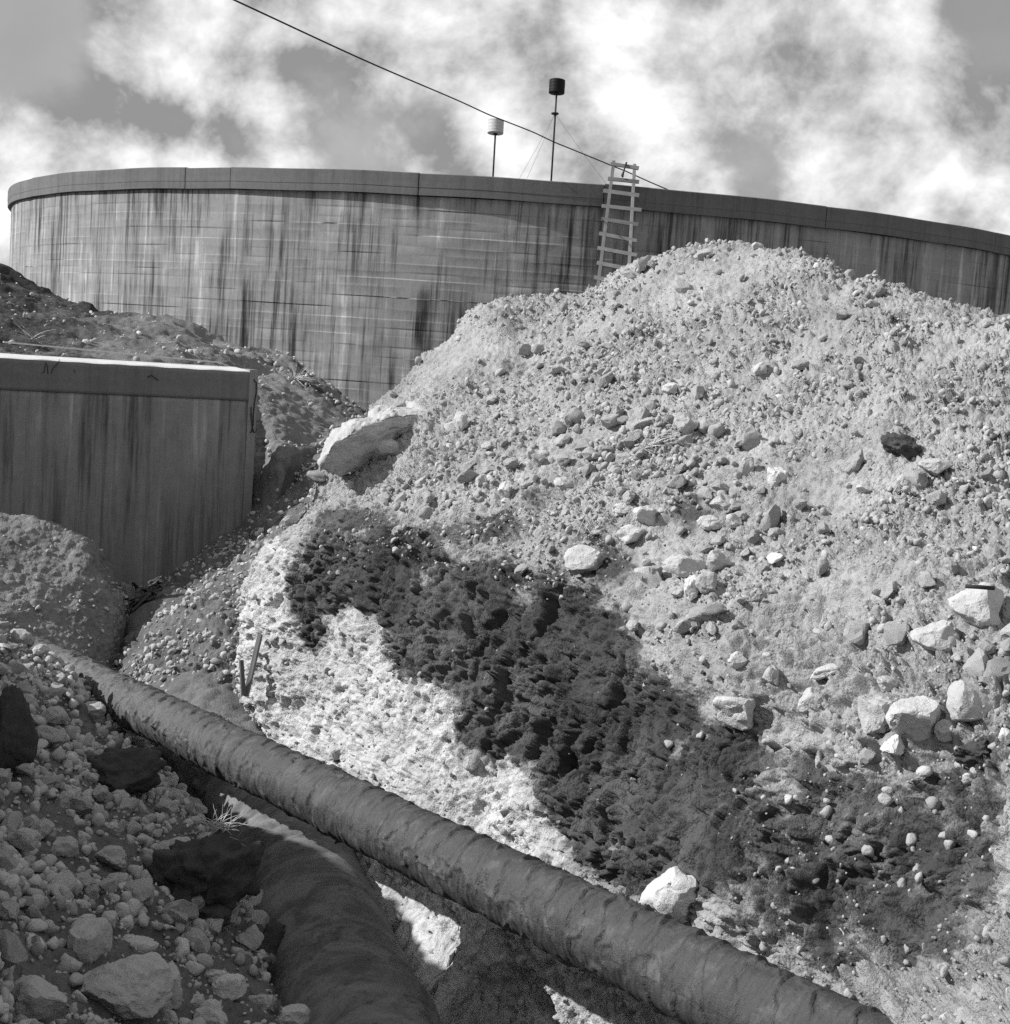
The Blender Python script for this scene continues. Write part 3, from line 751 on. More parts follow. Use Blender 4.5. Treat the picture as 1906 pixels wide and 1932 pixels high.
def tank():
    root = empty('water_reservoir', (TC[0], TC[1], Z0))
    tag(root, 'huge round board-marked concrete reservoir with a projecting rim behind the spoil heap', 'reservoir')
    # wall: courses of shuttering boards, each set a few millimetres in or out
    zs = []; rs = []; z = Z0; k = 0
    segs = 640
    zt = ZT - BAND
    th = np.linspace(0, 2 * math.pi, segs, endpoint=False)
    rows_z, rows_kind = [], []
    courses = []
    z = Z0
    while z < zt - .05:
        hgt = min(.13 + .11 * rng.random(), zt - z); courses.append((z, z + hgt)); z += hgt
    V = []; 
    lens = TR * 2 * math.pi
    for ci, (a, b) in enumerate(courses):
        # boards along the course, about 3.6 m long, each with its own offset
        off = rng.random() * 3.6
        seg_id = ((th * TR + off) / 3.6).astype(int)
        o = (rng.normal(0, .002, 60))[seg_id % 60] + rng.normal(0, .0012)
        lip = (np.clip(perlin(np.stack([th * 14, 0 * th + ci * 3.7, 0 * th], -1)) * 1.6 - .1, -.4, 1) + .35 * perlin(np.stack([th * 70, 0 * th + ci * 1.7, 0 * th + 3], -1))) * .010
        for zz, e in ((a + .004, 0), (a + .02, 0), (b - .022, 0), (b - .006, 1)):
            r = TR + o - (lip if e else 0) + .003 * perlin(np.stack([th * 30, 0 * th + zz * 4, 0 * th], -1))
            zw = zz + .018 * perlin(np.stack([th * 6, 0 * th + ci * 2.1, 0 * th + 4], -1))
            V.append(np.stack([r * np.cos(th), r * np.sin(th), zw - Z0], -1))
    V = np.array(V); nr = len(V)
    i = np.arange(nr * segs).reshape(nr, segs)
    f = np.stack([i[:-1], np.roll(i[:-1], -1, 1), np.roll(i[1:], -1, 1), i[1:]], -1).reshape(-1, 4)
    me = mesh_np('wall', V.reshape(-1, 3), quads=f, smooth=False)
    uvl = me.uv_layers.new(name='UVMap')
    li = np.empty(len(me.loops), np.int32); me.loops.foreach_get('vertex_index', li)
    uvs = np.stack([np.tile(th * TR, nr), V[..., 2].ravel()], -1)[li]
    uvs4 = uvs.reshape(-1, 4, 2); wrapm = (uvs4[..., 0].max(1) - uvs4[..., 0].min(1)) > 10
    uvs4[wrapm, :, 0] = np.where(uvs4[wrapm, :, 0] < 10, uvs4[wrapm, :, 0] + lens, uvs4[wrapm, :, 0])
    uvl.data.foreach_set('uv', uvs4.ravel().astype(np.float32))
    link('wall', me, M_TANK, root)
    # rim band in cast lengths, with open joints
    ro, ri = TR + .085, TR - .25
    def ang(px, py):        # wall angle seen at an image position
        d = ray(px, py); d2 = d[:2]; c = TC[:2]
        A = d2 @ d2; B = -2 * d2 @ c; C_ = c @ c - ro * ro
        disc = B * B - 4 * A * C_
        s_ = (-B - math.sqrt(max(disc, 0))) / (2 * A); q = d2 * s_ - c
        return math.atan2(q[1], q[0]) % (2 * math.pi)
    joints = sorted([ang(60, 345), ang(350, 330), ang(435, 330), ang(790, 345), ang(1140, 360), ang(1560, 400), ang(1880, 440)])
    span = 2 * math.pi / 13
    last = joints[-1] + span
    while last < joints[0] + 2 * math.pi - span * .5:
        joints.append(last); last += span
    for k in range(len(joints)):
        a0 = joints[k] + .0006; a1 = (joints[k + 1] if k + 1 < len(joints) else joints[0] + 2 * math.pi) - .0006
        n = max(4, int((a1 - a0) * 60)); t = np.linspace(a0, a1, n); dz = rng.normal(0, .006); dr = rng.normal(0, .004)
        prof = [(ri, ZT - BAND), (ro + dr, ZT - BAND), (ro + dr, ZT - BAND + .14), (ro + dr + .006, ZT - BAND + .15), (ro + dr + .004, ZT - .014 + dz), (ro + dr - .02, ZT + dz), (ri, ZT + dz)]
        VV = np.array([[(r * math.cos(q), r * math.sin(q), zz - Z0 + .006 * math.sin(q * 31 + k)) for (r, zz) in prof] for q in t])
        m_ = len(prof); i = np.arange(n * m_).reshape(n, m_)
        f = [tuple(x) for x in np.stack([i[:-1], i[1:], np.roll(i[1:], -1, 1), np.roll(i[:-1], -1, 1)], -1).reshape(-1, 4)]
        f.append(tuple(i[0])); f.append(tuple(i[-1][::-1]))
        me = bpy.data.meshes.new('rim_segment'); me.from_pydata([tuple(v) for v in VV.reshape(-1, 3)], [], f); me.update()
        uvl = me.uv_layers.new(name='UVMap'); co = VV.reshape(-1, 3); qq = np.repeat(t, m_) * TR
        for lp in me.loops: uvl.data[lp.index].uv = (qq[lp.vertex_index], co[lp.vertex_index][2])
        link('rim_segment', me, M_RIM, root)
    # flat roof just under the rim
    bm = bmesh.new(); bmesh.ops.create_circle(bm, cap_ends=True, segments=128, radius=ri - .004)
    for v in bm.verts: v.co.z = ZT - .25 - Z0
    ro_ = bm_obj('roof', bm, M_RIM, root)
tank()

def tank_front(px, py, extra=0.0):
    """point on the tank's outer cylinder (plus extra) seen at px,py"""
    d = ray(px, py); d2 = d[:2]; c = TC[:2]; R = TR + extra
    A = d2 @ d2; B = -2 * d2 @ c; C_ = c @ c - R * R
    s_ = (-B - math.sqrt(B * B - 4 * A * C_)) / (2 * A)
    return EYE + d * s_, s_

# ---- two drums on poles standing on the reservoir roof
def zc(x, y): return (1600 + x / 2.118) * .5366, (150 + y / 2.118) * .5366
def drum_mast(top, bot, w, h, drum_mat, label, dd, ribs, bands):
    b = U(*bot, dd); t = U(*top, dd); dirv = (t - b)
    base = b - dirv / np.linalg.norm(dirv) * .45
    base[2] = max(base[2], ZT - .25)
    root = empty('drum_mast', tuple(base)); tag(root, label, 'mast', 'drums on masts above the reservoir')
    me = tube([base, b + dirv * .5, t], .021, 10); local(link('pole', me, M_IRON, root), base)
    R = w * dd / FOC / 2; H_ = h * dd / FOC
    ax = dirv / np.linalg.norm(dirv)
    prof = [(0, 0), (R * .9, 0), (R * .97, .0), (R, .012)]
    for q in np.linspace(.02, .98, 40):
        prof.append((R * (1.0 + .012 * max(0, math.cos(q * math.pi * 2 * ribs)) - .01), q * H_))
    prof += [(R, H_ - .008), (R * .95, H_), (R * .93, H_ - .015), (0, H_ - .015)]
    seg = 40; V = []; F_ = []
    a = np.cross(ax, [0, 1.0, 0]); a /= np.linalg.norm(a); bb = np.cross(ax, a)
    for (r, zz) in prof:
        for s_ in range(seg):
            th = 2 * math.pi * s_ / seg; V.append(tuple(t - base + ax * zz + r * (math.cos(th) * a + math.sin(th) * bb)))
    for k in range(len(prof) - 1):
        for s_ in range(seg): F_.append((k * seg + s_, k * seg + (s_ + 1) % seg, (k + 1) * seg + (s_ + 1) % seg, (k + 1) * seg + s_))
    me = bpy.data.meshes.new('drum'); me.from_pydata(V, [], F_); me.update()
    me.polygons.foreach_set('use_smooth', [True] * len(me.polygons))
    dr = link('drum', me, drum_mat, root)
    # pole flange under the drum
    me = tube([t - ax * .03, t + ax * .002], .05, 14); local(link('flange', me, M_IRON, root), base)
    return root, base, t, ax
r1, *_ = drum_mast(zc(301, 676), zc(283, 1000), 30.2, 24.5, M_PALETIN, 'pale tin drum on a short pole above the reservoir rim', 32.5, 4, 2)
r2, b2, t2, ax2 = drum_mast(zc(757, 376), zc(717, 1025), 30.2, 24.5, M_DARKPAINT, 'black drum on a tall guyed pole above the reservoir rim', 32.0, 4, 2)
cpt = U(*zc(745, 528), 32.0)
local(link('collar', tube([cpt - ax2 * .012, cpt + ax2 * .012], .085, 16), M_IRON, r2), b2)
M_WIRE = plain_material('thin_wire', .25, .6)
for (e, dd) in ((zc(480, 1010), 33.5), (zc(535, 1012), 31.6), (zc(1135, 1060), 32.5)):
    q = U(*e, dd)
    local(link('guy_wire', tube([cpt, (cpt + q) / 2 - np.array([0, 0, .03]), q], .0035, 5), M_WIRE, r2), b2)

# ---- the rope running down to the rim past the ladder head
pz = [((-720, 110), 22), ((0, 420), 26.5), ((240, 530), 27.5), ((365, 580), 28), ((580, 665), 28.6), ((735, 738), 29), ((900, 805), 29.3), ((1160, 912), 29.7), ((1280, 960), 29.9), ((1440, 1032), 30.1), ((1590, 1096), 30.3)]
pts = [U(-400, -370, 13), U(*zc(-2300, -620), 17.5)] + [U(*zc(*q), d) for q, d in pz]
C_ = catmull(np.array(pts), params([8] * (len(pts) - 1)))
rope = link('rope', tube(list(C_), .0125, 7), M_ROPE)
tag(rope, 'dark rope slanting down across the sky to the reservoir rim', 'rope')

# ---- ladder leaning on the rim
def ladder():
    tp, ts = tank_front(*zc(1260, 1060), .13)
    dtop = ts - .02; dbot = dtop - 1.15
    y0, y1 = 885, 1745
    def L(x, y): return U(*zc(x, y), dtop + (dbot - dtop) * (y - 1060) / (y1 - 1060))
    la, lb = L(1183, 882), L(1060, 1860); ra, rb = L(1338, 906), L(1288, 1860)
    base = (lb + rb) / 2
    root = empty('wooden_ladder', tuple(base)); tag(root, 'crude wooden ladder of nailed boards leaning on the reservoir rim', 'ladder')
    side = (ra - la); 
    for a, b in ((la, lb), (ra, rb)):
        local(link('rail', beam_mesh(a, b, .062, .05, side, .004), M_WOOD, root), base)
    out = np.array([0, -.93, .36])
    rungs = [(1158,908,1368,942),(1138,1018,1370,1042),(1105,1110,1370,1145),(1092,1222,1388,1253),(1088,1320,1365,1362),(1073,1427,1355,1483),(1060,1535,1355,1590),(1055,1645,1345,1702),(1035,1755,1330,1812)]
    for (x0, y0_, x1, y1_) in rungs:
        a, b = L(x0, y0_) + out * .036, L(x1, y1_) + out * .036
        local(link('rung', beam_mesh(a, b, .024, .075 + .01 * rng.random(), out, .008), M_WOOD, root), base)
    # strap looped over the top rung
    pts = [L(1275, 905) + out * .06, L(1266, 930) + out * .08, L(1255, 970) + out * .075, L(1244, 1004) + out * .08, L(1246, 1016) + out * .09]
    st = link('hanging_strap', tube(pts, [.02, .017, .016, .028, .018], 8), M_IRON)
    tag(st, 'dark strap hanging from the top rung of the ladder', 'strap')
ladder()

# ------------------------------------------------------------------ wing wall
def wing_wall():
    d = 19.5
    fr = U(472, 699, d); fl = U(-330, 651, 1 / (1 / 19.5 + 802 * (1 / 17.7 - 1 / 19.5) / 472))
    fr[2] = (fr[2] + 0); z_top = fr[2]
    fl[2] = z_top
    along = fl - fr; along[2] = 0; L_ = np.linalg.norm(along); along /= L_
    backv = np.array([along[1], -along[0], 0.0]);
    if backv[1] < 0: backv = -backv
    T = .62; HB = 4.9; HC = .42
    base = fr - np.array([0, 0, HB])
    root = empty('wing_wall', tuple(base)); tag(root, 'grey concrete wing wall with a bright sunlit top and vertical stains', 'wall')
    def slab(name, z0, z1, inset, mat, nx=60, nz=30, thick=T, rough=.004, topmat=None):
        # front face as a grid for slight unevenness, then sides
        xs = np.linspace(0, L_, nx); zs = np.linspace(z0, z1, nz)
        V = []; 
        X, Z = np.meshgrid(xs, zs)
        n_ = rough * fbm(np.stack([X.ravel() * 1.3, Z.ravel() * 1.3, 0 * X.ravel() + z0], -1), 4)
        top_edge = (Z.ravel() > z1 - 1e-6)
        Fp = along * X.ravel()[:, None] + np.array([0, 0, 1.0]) * Z.ravel()[:, None] + backv * (inset + n_)[:, None]
        Bp = along * X.ravel()[:, None] + np.array([0, 0, 1.0]) * Z.ravel()[:, None] + backv * (thick - inset)
        V = np.concatenate([Fp, Bp]); i = np.arange(nx * nz).reshape(nz, nx); o = nx * nz
        f = [np.stack([i[:-1, :-1], i[:-1, 1:], i[1:, 1:], i[1:, :-1]], -1).reshape(-1, 4)]
        f.append(f[0][:, ::-1] + o)
        for e in (i[0], i[-1][::-1], i[:, 0][::-1], i[:, -1]):
            f.append(np.stack([e[:-1], e[:-1] + o, e[1:] + o, e[1:]], -1))
        me = mesh_np(name, V, quads=np.concatenate(f), smooth=False)
        uvl = me.uv_layers.new(name='UVMap'); li = np.empty(len(me.loops), np.int32); me.loops.foreach_get('vertex_index', li)
        uv = np.stack([np.concatenate([X.ravel(), X.ravel() + 1.3]), np.concatenate([Z.ravel(), Z.ravel()])], -1)[li]
        uvl.data.foreach_set('uv', uv.ravel().astype(np.float32))
        bm = bmesh.new(); bm.from_mesh(me); bmesh.ops.recalc_face_normals(bm, faces=bm.faces); bm.to_mesh(me); bm.free()
        return link(name, me, mat, root)
    slab('lower_lift', 0, HB - HC, .012, M_WALL, 90, 70)
    slab('coping', HB - HC + .003, HB - .03, 0, M_COPE, 90, 10)
    # screeded top, falling a little towards the viewer
    n = 80; xs = np.linspace(.0, L_, n); V = []; F_ = []
    for k, x in enumerate(xs):
        w_ = .006 * math.sin(x * 5.1) + .008 * math.sin(x * 13.7 + 1)
        for (bk, zz) in ((.004, HB - .027), (.004 + .002, HB - .02 + w_ * .6), (.07, HB - .004 + w_ * .4), (T - .06, HB + .026), (T - .004, HB + .022), (T - .004, HB - .027)):
            V.append(tuple(along * x + backv * bk + np.array([0, 0, zz])))
    m_ = 6
    for k in range(n - 1):
        for j in range(m_): F_.append((k * m_ + j, k * m_ + (j + 1) % m_, (k + 1) * m_ + (j + 1) % m_, (k + 1) * m_ + j))
    F_.append(tuple(range(m_))); F_.append(tuple(range((n - 1) * m_, n * m_))[::-1])
    me = bpy.data.meshes.new('screed'); me.from_pydata(V, [], F_); me.update()
    me.uv_layers.new(name='UVMap')
    bm = bmesh.new(); bm.from_mesh(me); bmesh.ops.recalc_face_normals(bm, faces=bm.faces); bm.to_mesh(me); bm.free()
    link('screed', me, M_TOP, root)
    # skewed end of the wall, seen edge-on at its right
    v_ = np.array([.085, .17, 0]); bm = bmesh.new()
    ring = [np.array([-.003, .003, 0]), v_, v_ + backv * .3, backv * (T - .02)]
    lo = [bm.verts.new(tuple(q + np.array([0, 0, .0]))) for q in ring]; hi = [bm.verts.new(tuple(q + np.array([0, 0, HB + .012]))) for q in ring]
    for k in range(4): bm.faces.new((lo[k], lo[(k + 1) % 4], hi[(k + 1) % 4], hi[k]))
    bm.faces.new(hi); bm.faces.new(lo[::-1]); bmesh.ops.recalc_face_normals(bm, faces=bm.faces)
    eo = bm_obj('end_return', bm, M_TOP2, root); eo.data.uv_layers.new(name='UVMap')
    # twisted tie bars on the end face and stray wires on the front
    e = -along * .012
    vn = np.array([v_[1], -v_[0], 0]); vn /= np.linalg.norm(vn)
    def E(t, z): return v_ * (t / .62) + np.array([0, 0, z]) + vn * .012
    bars = [[E(.30, HB - .12), E(.36, HB - .15), E(.46, HB - .16), E(.50, HB - .30), E(.40, HB - .45), E(.36, HB - .6), E(.38, HB - .75), E(.30, HB - .84), E(.20, HB - .86)],
            [E(.16, HB - .50), E(.20, HB - .62), E(.32, HB - .76), E(.42, HB - .84), E(.54, HB - .86)]]
    for b in bars: link('tie_bar', tube(b, .008, 6), M_IRON, root)
    def Fz(x, y):     # marks on the front, image position -> local point just proud of the face
        s_ = ray((x / 4.765) * .5366, (1200 + y / 4.765) * .5366)
        nrm = backv; t_ = ((fr - EYE) @ nrm - .006) / (s_ @ nrm)
        return EYE + s_ * t_ - base
    for st in ([(700,535),(742,512),(750,440),(772,352),(795,420),(802,540)], [(992,300),(990,335),(940,400),(890,450),(868,500),(864,545)], [(1235,470),(1258,500),(1250,525)]):
        link('tie_wire', tube([Fz(*q) for q in st], .0045, 6), M_IRON, root)
    st = [(1100/2.118,(1640)/2.118),(1130/2.118,1630/2.118),(1180/2.118,1668/2.118)]
    pts = []
    for (x, y) in st:
        s_ = ray(x * .5366, (550 + y) * .5366); t_ = ((fr - EYE) @ backv - .006) / (s_ @ backv); pts.append(EYE + s_ * t_ - base)
    link('tie_wire', tube(pts, .006, 6), M_IRON, root)
    # thin lath lying along the back of the top
    a = fr + along * (L_ * .04) + backv * (T - .08) + np.array([0, 0, .075]); b = fr + along * 3.15 + backv * (T + .03) + np.array([0, 0, .17])
    la = link('lath', beam_mesh(a, b, .05, .018, backv, .002), M_STRAW)
    tag(la, 'thin pale lath lying along the top of the wing wall', 'lath')
    # stay under its raised end
    return root
wing_wall()

# ------------------------------------------------------------------ pipes
def pipe_mesh(axis_pts, R, ns, na, disp):
    C_ = np.array(axis_pts, float)
    t = np.linspace(0, len(C_) - 1, ns); P_ = catmull(C_, t) if len(C_) > 2 else C_[0] + (C_[1] - C_[0]) * t[:, None]
    T_ = np.gradient(P_, axis=0); T_ /= np.linalg.norm(T_, axis=1)[:, None]
    side = np.cross(T_, [0, 0, 1.0]); side /= np.linalg.norm(side, axis=1)[:, None]; upv = np.cross(side, T_)
    sl = np.concatenate([[0], np.cumsum(np.linalg.norm(np.diff(P_, axis=0), axis=1))])
    th = np.linspace(0, 2 * math.pi, na, endpoint=False)
    SL, TH_ = np.meshgrid(sl, th, indexing='ij')
    r = R + disp(SL, TH_)
    V = P_[:, None] + r[..., None] * (np.cos(TH_)[..., None] * side[:, None] + np.sin(TH_)[..., None] * upv[:, None])
    i = np.arange(ns * na).reshape(ns, na)
    f = np.stack([i[:-1], np.roll(i[:-1], -1, 1), np.roll(i[1:], -1, 1), i[1:]], -1).reshape(-1, 4)[:, ::-1]
    return V.reshape(-1, 3), f, SL, TH_

def wrap_phase(s, th):
    cyl = lambda a, b, o: np.stack([(s * a).ravel(), (np.cos(th) * b).ravel() + o, (np.sin(th) * b).ravel()], -1)
    return s / .21 + th / (2 * math.pi) + .55 * perlin(cyl(.9, .35, 3)).reshape(s.shape) + .28 * perlin(cyl(2.6, 1.3, 8)).reshape(s.shape) + .07 * perlin(cyl(9, 4, 5)).reshape(s.shape)

def wrapped_pipe():
    A, B = U(40, 1226, 15.8), U(1800, 2080, 5.75)
    ax = (B - A) / np.linalg.norm(B - A)
    A2 = A - ax * .8; B2 = B + ax * .8
    R = .198
    def disp(s, th):
        cyl = lambda a, b, o=0.: np.stack([(s * a).ravel(), (np.cos(th) * b).ravel() + o, (np.sin(th) * b).ravel()], -1)
        # bandage laps: a shallow saw-tooth turn round the pipe, edge frayed by noise
        ph = wrap_phase(s, th)
        saw = (ph % 1.0)
        gain = np.clip(.55 + 1.1 * perlin(cyl(1.6, 1.2, 17)).reshape(s.shape), .12, 1.3)
        lap = .016 * saw ** 1.8 * gain
        ridge = .009 * np.exp(-((saw - .95) / .035) ** 2) * np.clip(.1 + perlin(cyl(6, 3.5, 7)).reshape(s.shape) * 1.6, 0, 1)
        wr = perlin(cyl(9, .8, 1)).reshape(s.shape); wr2 = perlin(cyl(22, 1.6, 5)).reshape(s.shape)
        wr3 = perlin(cyl(46, 4.0, 9)).reshape(s.shape)
        sag = .012 * np.clip(-np.sin(th), 0, 1) * (1 + perlin(cyl(3, .5, 2)).reshape(s.shape))
        lump = perlin(cyl(1.2, .8, 12)).reshape(s.shape)
        fold = np.clip(.12 - np.abs(perlin(cyl(4.2, 1.1, 21) + .25 * perlin(cyl(9, 4, 33))[:, None]).reshape(s.shape)), 0, .12) / .12 * np.clip(.1 + perlin(cyl(1.7, 1.5, 44)).reshape(s.shape) * 1.6, 0, 1)
        return lap + ridge + .007 * (1 - np.abs(wr) * 2) + .006 * (1 - 2 * np.abs(wr2)) + .0025 * wr3 + sag + .008 * lump + .024 * fold
    V, f, SL, TH_ = pipe_mesh([A2, B2], R, 1800, 104, disp)
    me = mesh_np('wrapped_pipe', V, quads=f)
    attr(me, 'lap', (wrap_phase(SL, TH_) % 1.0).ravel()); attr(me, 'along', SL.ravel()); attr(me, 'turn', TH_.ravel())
    mt, nt, b = node_mat('bitumen_wrap', .55); g = G(nt)
    c = g.coord('Object'); n1 = g.noise(c, 7, 6, .65); n2 = g.noise(c, 45, 5, .7); n3 = g.noise(c, 160, 3, .7)
    ct = g.N.new('ShaderNodeCombineXYZ'); g.L.new(g.math('MULTIPLY', g.attr('along'), 26.0), ct.inputs[0]); g.L.new(g.math('MULTIPLY', g.math('SINE', g.attr('turn')), .8), ct.inputs[1]); g.L.new(g.math('MULTIPLY', g.math('COSINE', g.attr('turn')), .8), ct.inputs[2])
    st = g.noise(ct.outputs[0], 1.0, 6, .7)
    v = g.math('ADD', .3, g.math('ADD', g.math('MULTIPLY', n1, .6), g.math('ADD', g.math('MULTIPLY', st, .6), g.math('MULTIPLY', n2, .3))))
    v = g.math('MULTIPLY', v, .050)
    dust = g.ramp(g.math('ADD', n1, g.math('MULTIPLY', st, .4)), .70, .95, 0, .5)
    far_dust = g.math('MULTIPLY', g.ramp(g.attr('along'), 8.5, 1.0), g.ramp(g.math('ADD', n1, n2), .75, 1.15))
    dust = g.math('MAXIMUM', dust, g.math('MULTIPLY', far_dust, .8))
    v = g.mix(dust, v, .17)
    seam = g.math('MULTIPLY', g.ramp(g.attr('lap'), .12, .01), g.ramp(n1, .44, .58))
    v = g.mix(g.math('MULTIPLY', seam, .75), v, .012)
    runs = g.ramp(st, .52, .66)
    v = g.mix(g.math('MULTIPLY', runs, .6), v, .018)
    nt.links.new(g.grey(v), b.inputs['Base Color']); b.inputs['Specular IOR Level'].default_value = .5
    nt.links.new(g.bump(g.math('ADD', g.math('MULTIPLY', st, 1.0), g.math('ADD', g.math('MULTIPLY', n2, .5), g.math('MULTIPLY', n3, .3))), 1.0, .014), b.inputs['Normal'])
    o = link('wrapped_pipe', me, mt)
    tag(o, 'long bandage-wrapped bitumen pipe crossing the trench in the foreground', 'pipe')
    return A, B, R
PA, PB, PR = wrapped_pipe()

def big_pipe():
    z = 5 - 4.32
    def bz(px, py): q = at_z(px, py, z + .4); q[2] = z; return q
    a = bz(716, 1932); b = bz(528, 1500); c = bz(352, 1290)
    a2 = a + (a - b) / np.linalg.norm(a - b) * 3.0
    c2 = c + (c - b) / np.linalg.norm(c - b) * 2.0
    c2[2] -= .05
    def disp(s, th):
        cyl = lambda k, b_, o=0.: np.stack([(s * k).ravel(), (np.cos(th) * b_).ravel() + o, (np.sin(th) * b_).ravel()], -1)
        n = perlin(cyl(1.2, .8)).reshape(s.shape); n2 = perlin(cyl(7, 3, 3)).reshape(s.shape); n3 = perlin(cyl(18, 8, 5)).reshape(s.shape)
        j = 0
        for s0 in (3.55, 6.2, 8.85, 11.5): j = j + .024 * np.exp(-(np.abs(s - s0) / .07) ** 4)
        return .014 * n + .007 * n2 + .004 * n3 + j
    V, f, SL, TH_ = pipe_mesh([a2, a, b, c, c2], .5, 420, 150, disp)
    me = mesh_np('main_pipe', V, quads=f)
    attr(me, 'along', SL.ravel()); attr(me, 'turn', TH_.ravel())
    mt, nt, bs = node_mat('earthy_pipe_coat', .95); g = G(nt)
    c_ = g.coord('Object'); n1 = g.noise(c_, 2.2, 6, .65); n2 = g.noise(c_, 16, 5, .7); n3 = g.noise(c_, 70, 4, .7)
    v = g.math('ADD', .25, g.math('ADD', g.math('MULTIPLY', n1, .7), g.math('ADD', g.math('MULTIPLY', n2, .35), g.math('MULTIPLY', n3, .35))))
    v = g.math('MULTIPLY', v, .17)
    ct = g.N.new('ShaderNodeCombineXYZ'); g.L.new(g.math('MULTIPLY', g.attr('along'), 3.2), ct.inputs[0]); g.L.new(g.math('SINE', g.attr('turn')), ct.inputs[1]); g.L.new(g.math('COSINE', g.attr('turn')), ct.inputs[2])
    bn = g.noise(ct.outputs[0], 1.0, 6, .68, .6)
    v = g.math('MULTIPLY', v, g.ramp(bn, .35, .62, .6, 1.25))
    dk = g.ramp(g.math('ADD', n2, g.math('MULTIPLY', n1, .6)), .82, 1.0, 0, .7)
    v = g.mix(dk, v, .05)
    nt.links.new(g.grey(v), bs.inputs['Base Color'])
    nt.links.new(g.bump(g.math('ADD', n2, n3), .6, .012), bs.inputs['Normal'])
    o = link('main_pipe', me, mt)
    def disp2(s, th):
        cyl = lambda k, b_, o_=0.: np.stack([(s * k).ravel(), (np.cos(th) * b_).ravel() + o_, (np.sin(th) * b_).ravel()], -1)
        n = fbm(cyl(1.3, .8), 3).reshape(s.shape); cc = clods(cyl(9, 6, 3), .6).reshape(s.shape)
        return .06 * n + .04 * cc - .14 * np.clip(1 - s / 1.2, 0, 1) ** 2
    m_ = b + (c - b) * .22; lift_ = np.array([.05, 0, .30])
    V, f, SL, TH_ = pipe_mesh([m_ + lift_ * 0, (m_ + c) / 2 + lift_ * .7, c + lift_ * 1.7, c2 + lift_ * 2], .62, 200, 150, disp2)
    me = mesh_np('earth_cover', V, quads=f); attr(me, 'clay', np.full(len(V), .1)); 
    tag(link('earth_cover', me, M_FLOOR), 'earth heaped over the far end of the main pipe', 'earth', kind='structure')
    tag(o, 'thick earth-coated main pipe running along the trench bottom under the wrapped pipe', 'pipe')
big_pipe()

# ------------------------------------------------------------------ rocks
def ico(sub):
    bm = bmesh.new(); bmesh.ops.create_icosphere(bm, subdivisions=sub, radius=1.0)
    bm.verts.ensure_lookup_table()
    V = np.array([v.co[:] for v in bm.verts]); F_ = np.array([[v.index for v in f.verts] for f in bm.faces]); bm.free()
    return V, F_
ICO = {k: ico(k) for k in (1, 2, 3, 4, 5)}

def stone_verts(sub, seed, cuts=9, amp=.10, round_=.0, crumb=0.0):
    V, F_ = ICO[sub]; V = V.copy(); r = np.random.default_rng(seed)
    for _ in range(cuts):
        n = r.normal(size=3); n /= np.linalg.norm(n); d = .46 + .46 * r.random()
        s = V @ n; over = s > d
        V[over] -= n * ((s[over] - d) * (.92 - round_))[:, None]
    V += V / (np.linalg.norm(V, axis=1)[:, None] + 1e-9) * (amp * fbm(V * 1.6 + seed * 3.1, 3))[:, None]
    if sub >= 4: V += V * (.05 * fbm(V * 5 + seed, 4, .6))[:, None]
    if crumb: V += V * (crumb * (clods(V * 4 + seed, .8) + .6 * clods(V * 9 + seed, .8) - .3))[:, None]
    e = np.abs(V).max(0); V /= e
    return V, F_

def sharpen(me, deg=32):
    me.set_sharp_from_angle(angle=math.radians(deg)); return me

def rand_rot(r):
    q = r.normal(size=4); q /= np.linalg.norm(q)
    w, x, y, z = q
    return np.array([[1 - 2 * (y * y + z * z), 2 * (x * y - z * w), 2 * (x * z + y * w)], [2 * (x * y + z * w), 1 - 2 * (x * x + z * z), 2 * (y * z - x * w)], [2 * (x * z - y * w), 2 * (y * z + x * w), 1 - 2 * (x * x + y * y)]])

def boulder(surf, px, py, w, h, label, mat, seed, name='limestone_rock', group=None, cuts=10, amp=.12, depth=1.0, sub=4, tilt=0.0, sink=.25, cat='rock', dd=0.0, tone=0.0, crumb=0.0):
    """rock seen w x h (image units) centred on px,py, bedded in the surface found there"""
    pos, n, d = surf.hit(px, py + h * .30)
    d = d + dd
    sx, sz = w * d / FOC / 2, h * d / FOC / 2
    V, F_ = stone_verts(sub, seed, cuts, amp, 0., crumb)
    r = np.random.default_rng(seed)
    Rm = rand_rot(r); V = V @ Rm.T; V /= np.abs(V).max(0)
    V = V * np.array([sx, (sx + sz) / 2 * depth, sz])
    c, s = math.cos(tilt), math.sin(tilt)
    V = V @ np.array([[c, 0, s], [0, 1, 0], [-s, 0, c]]).T
    cen = U(px, py, d)
    if dd == 0: cen = cen + fw * (sx + sz) / 2 * depth * (.12 - sink)
    B = np.stack([RT, fw, UP], 0)
    Vw = V @ B
    me = mesh_np(name, Vw, tris=F_)
    attr(me, 'tone', np.full(len(Vw), tone))
    if not crumb: sharpen(me, 28)
    o = link(name, me, mat); o.location = cen
    tag(o, label, cat, group)
    return o

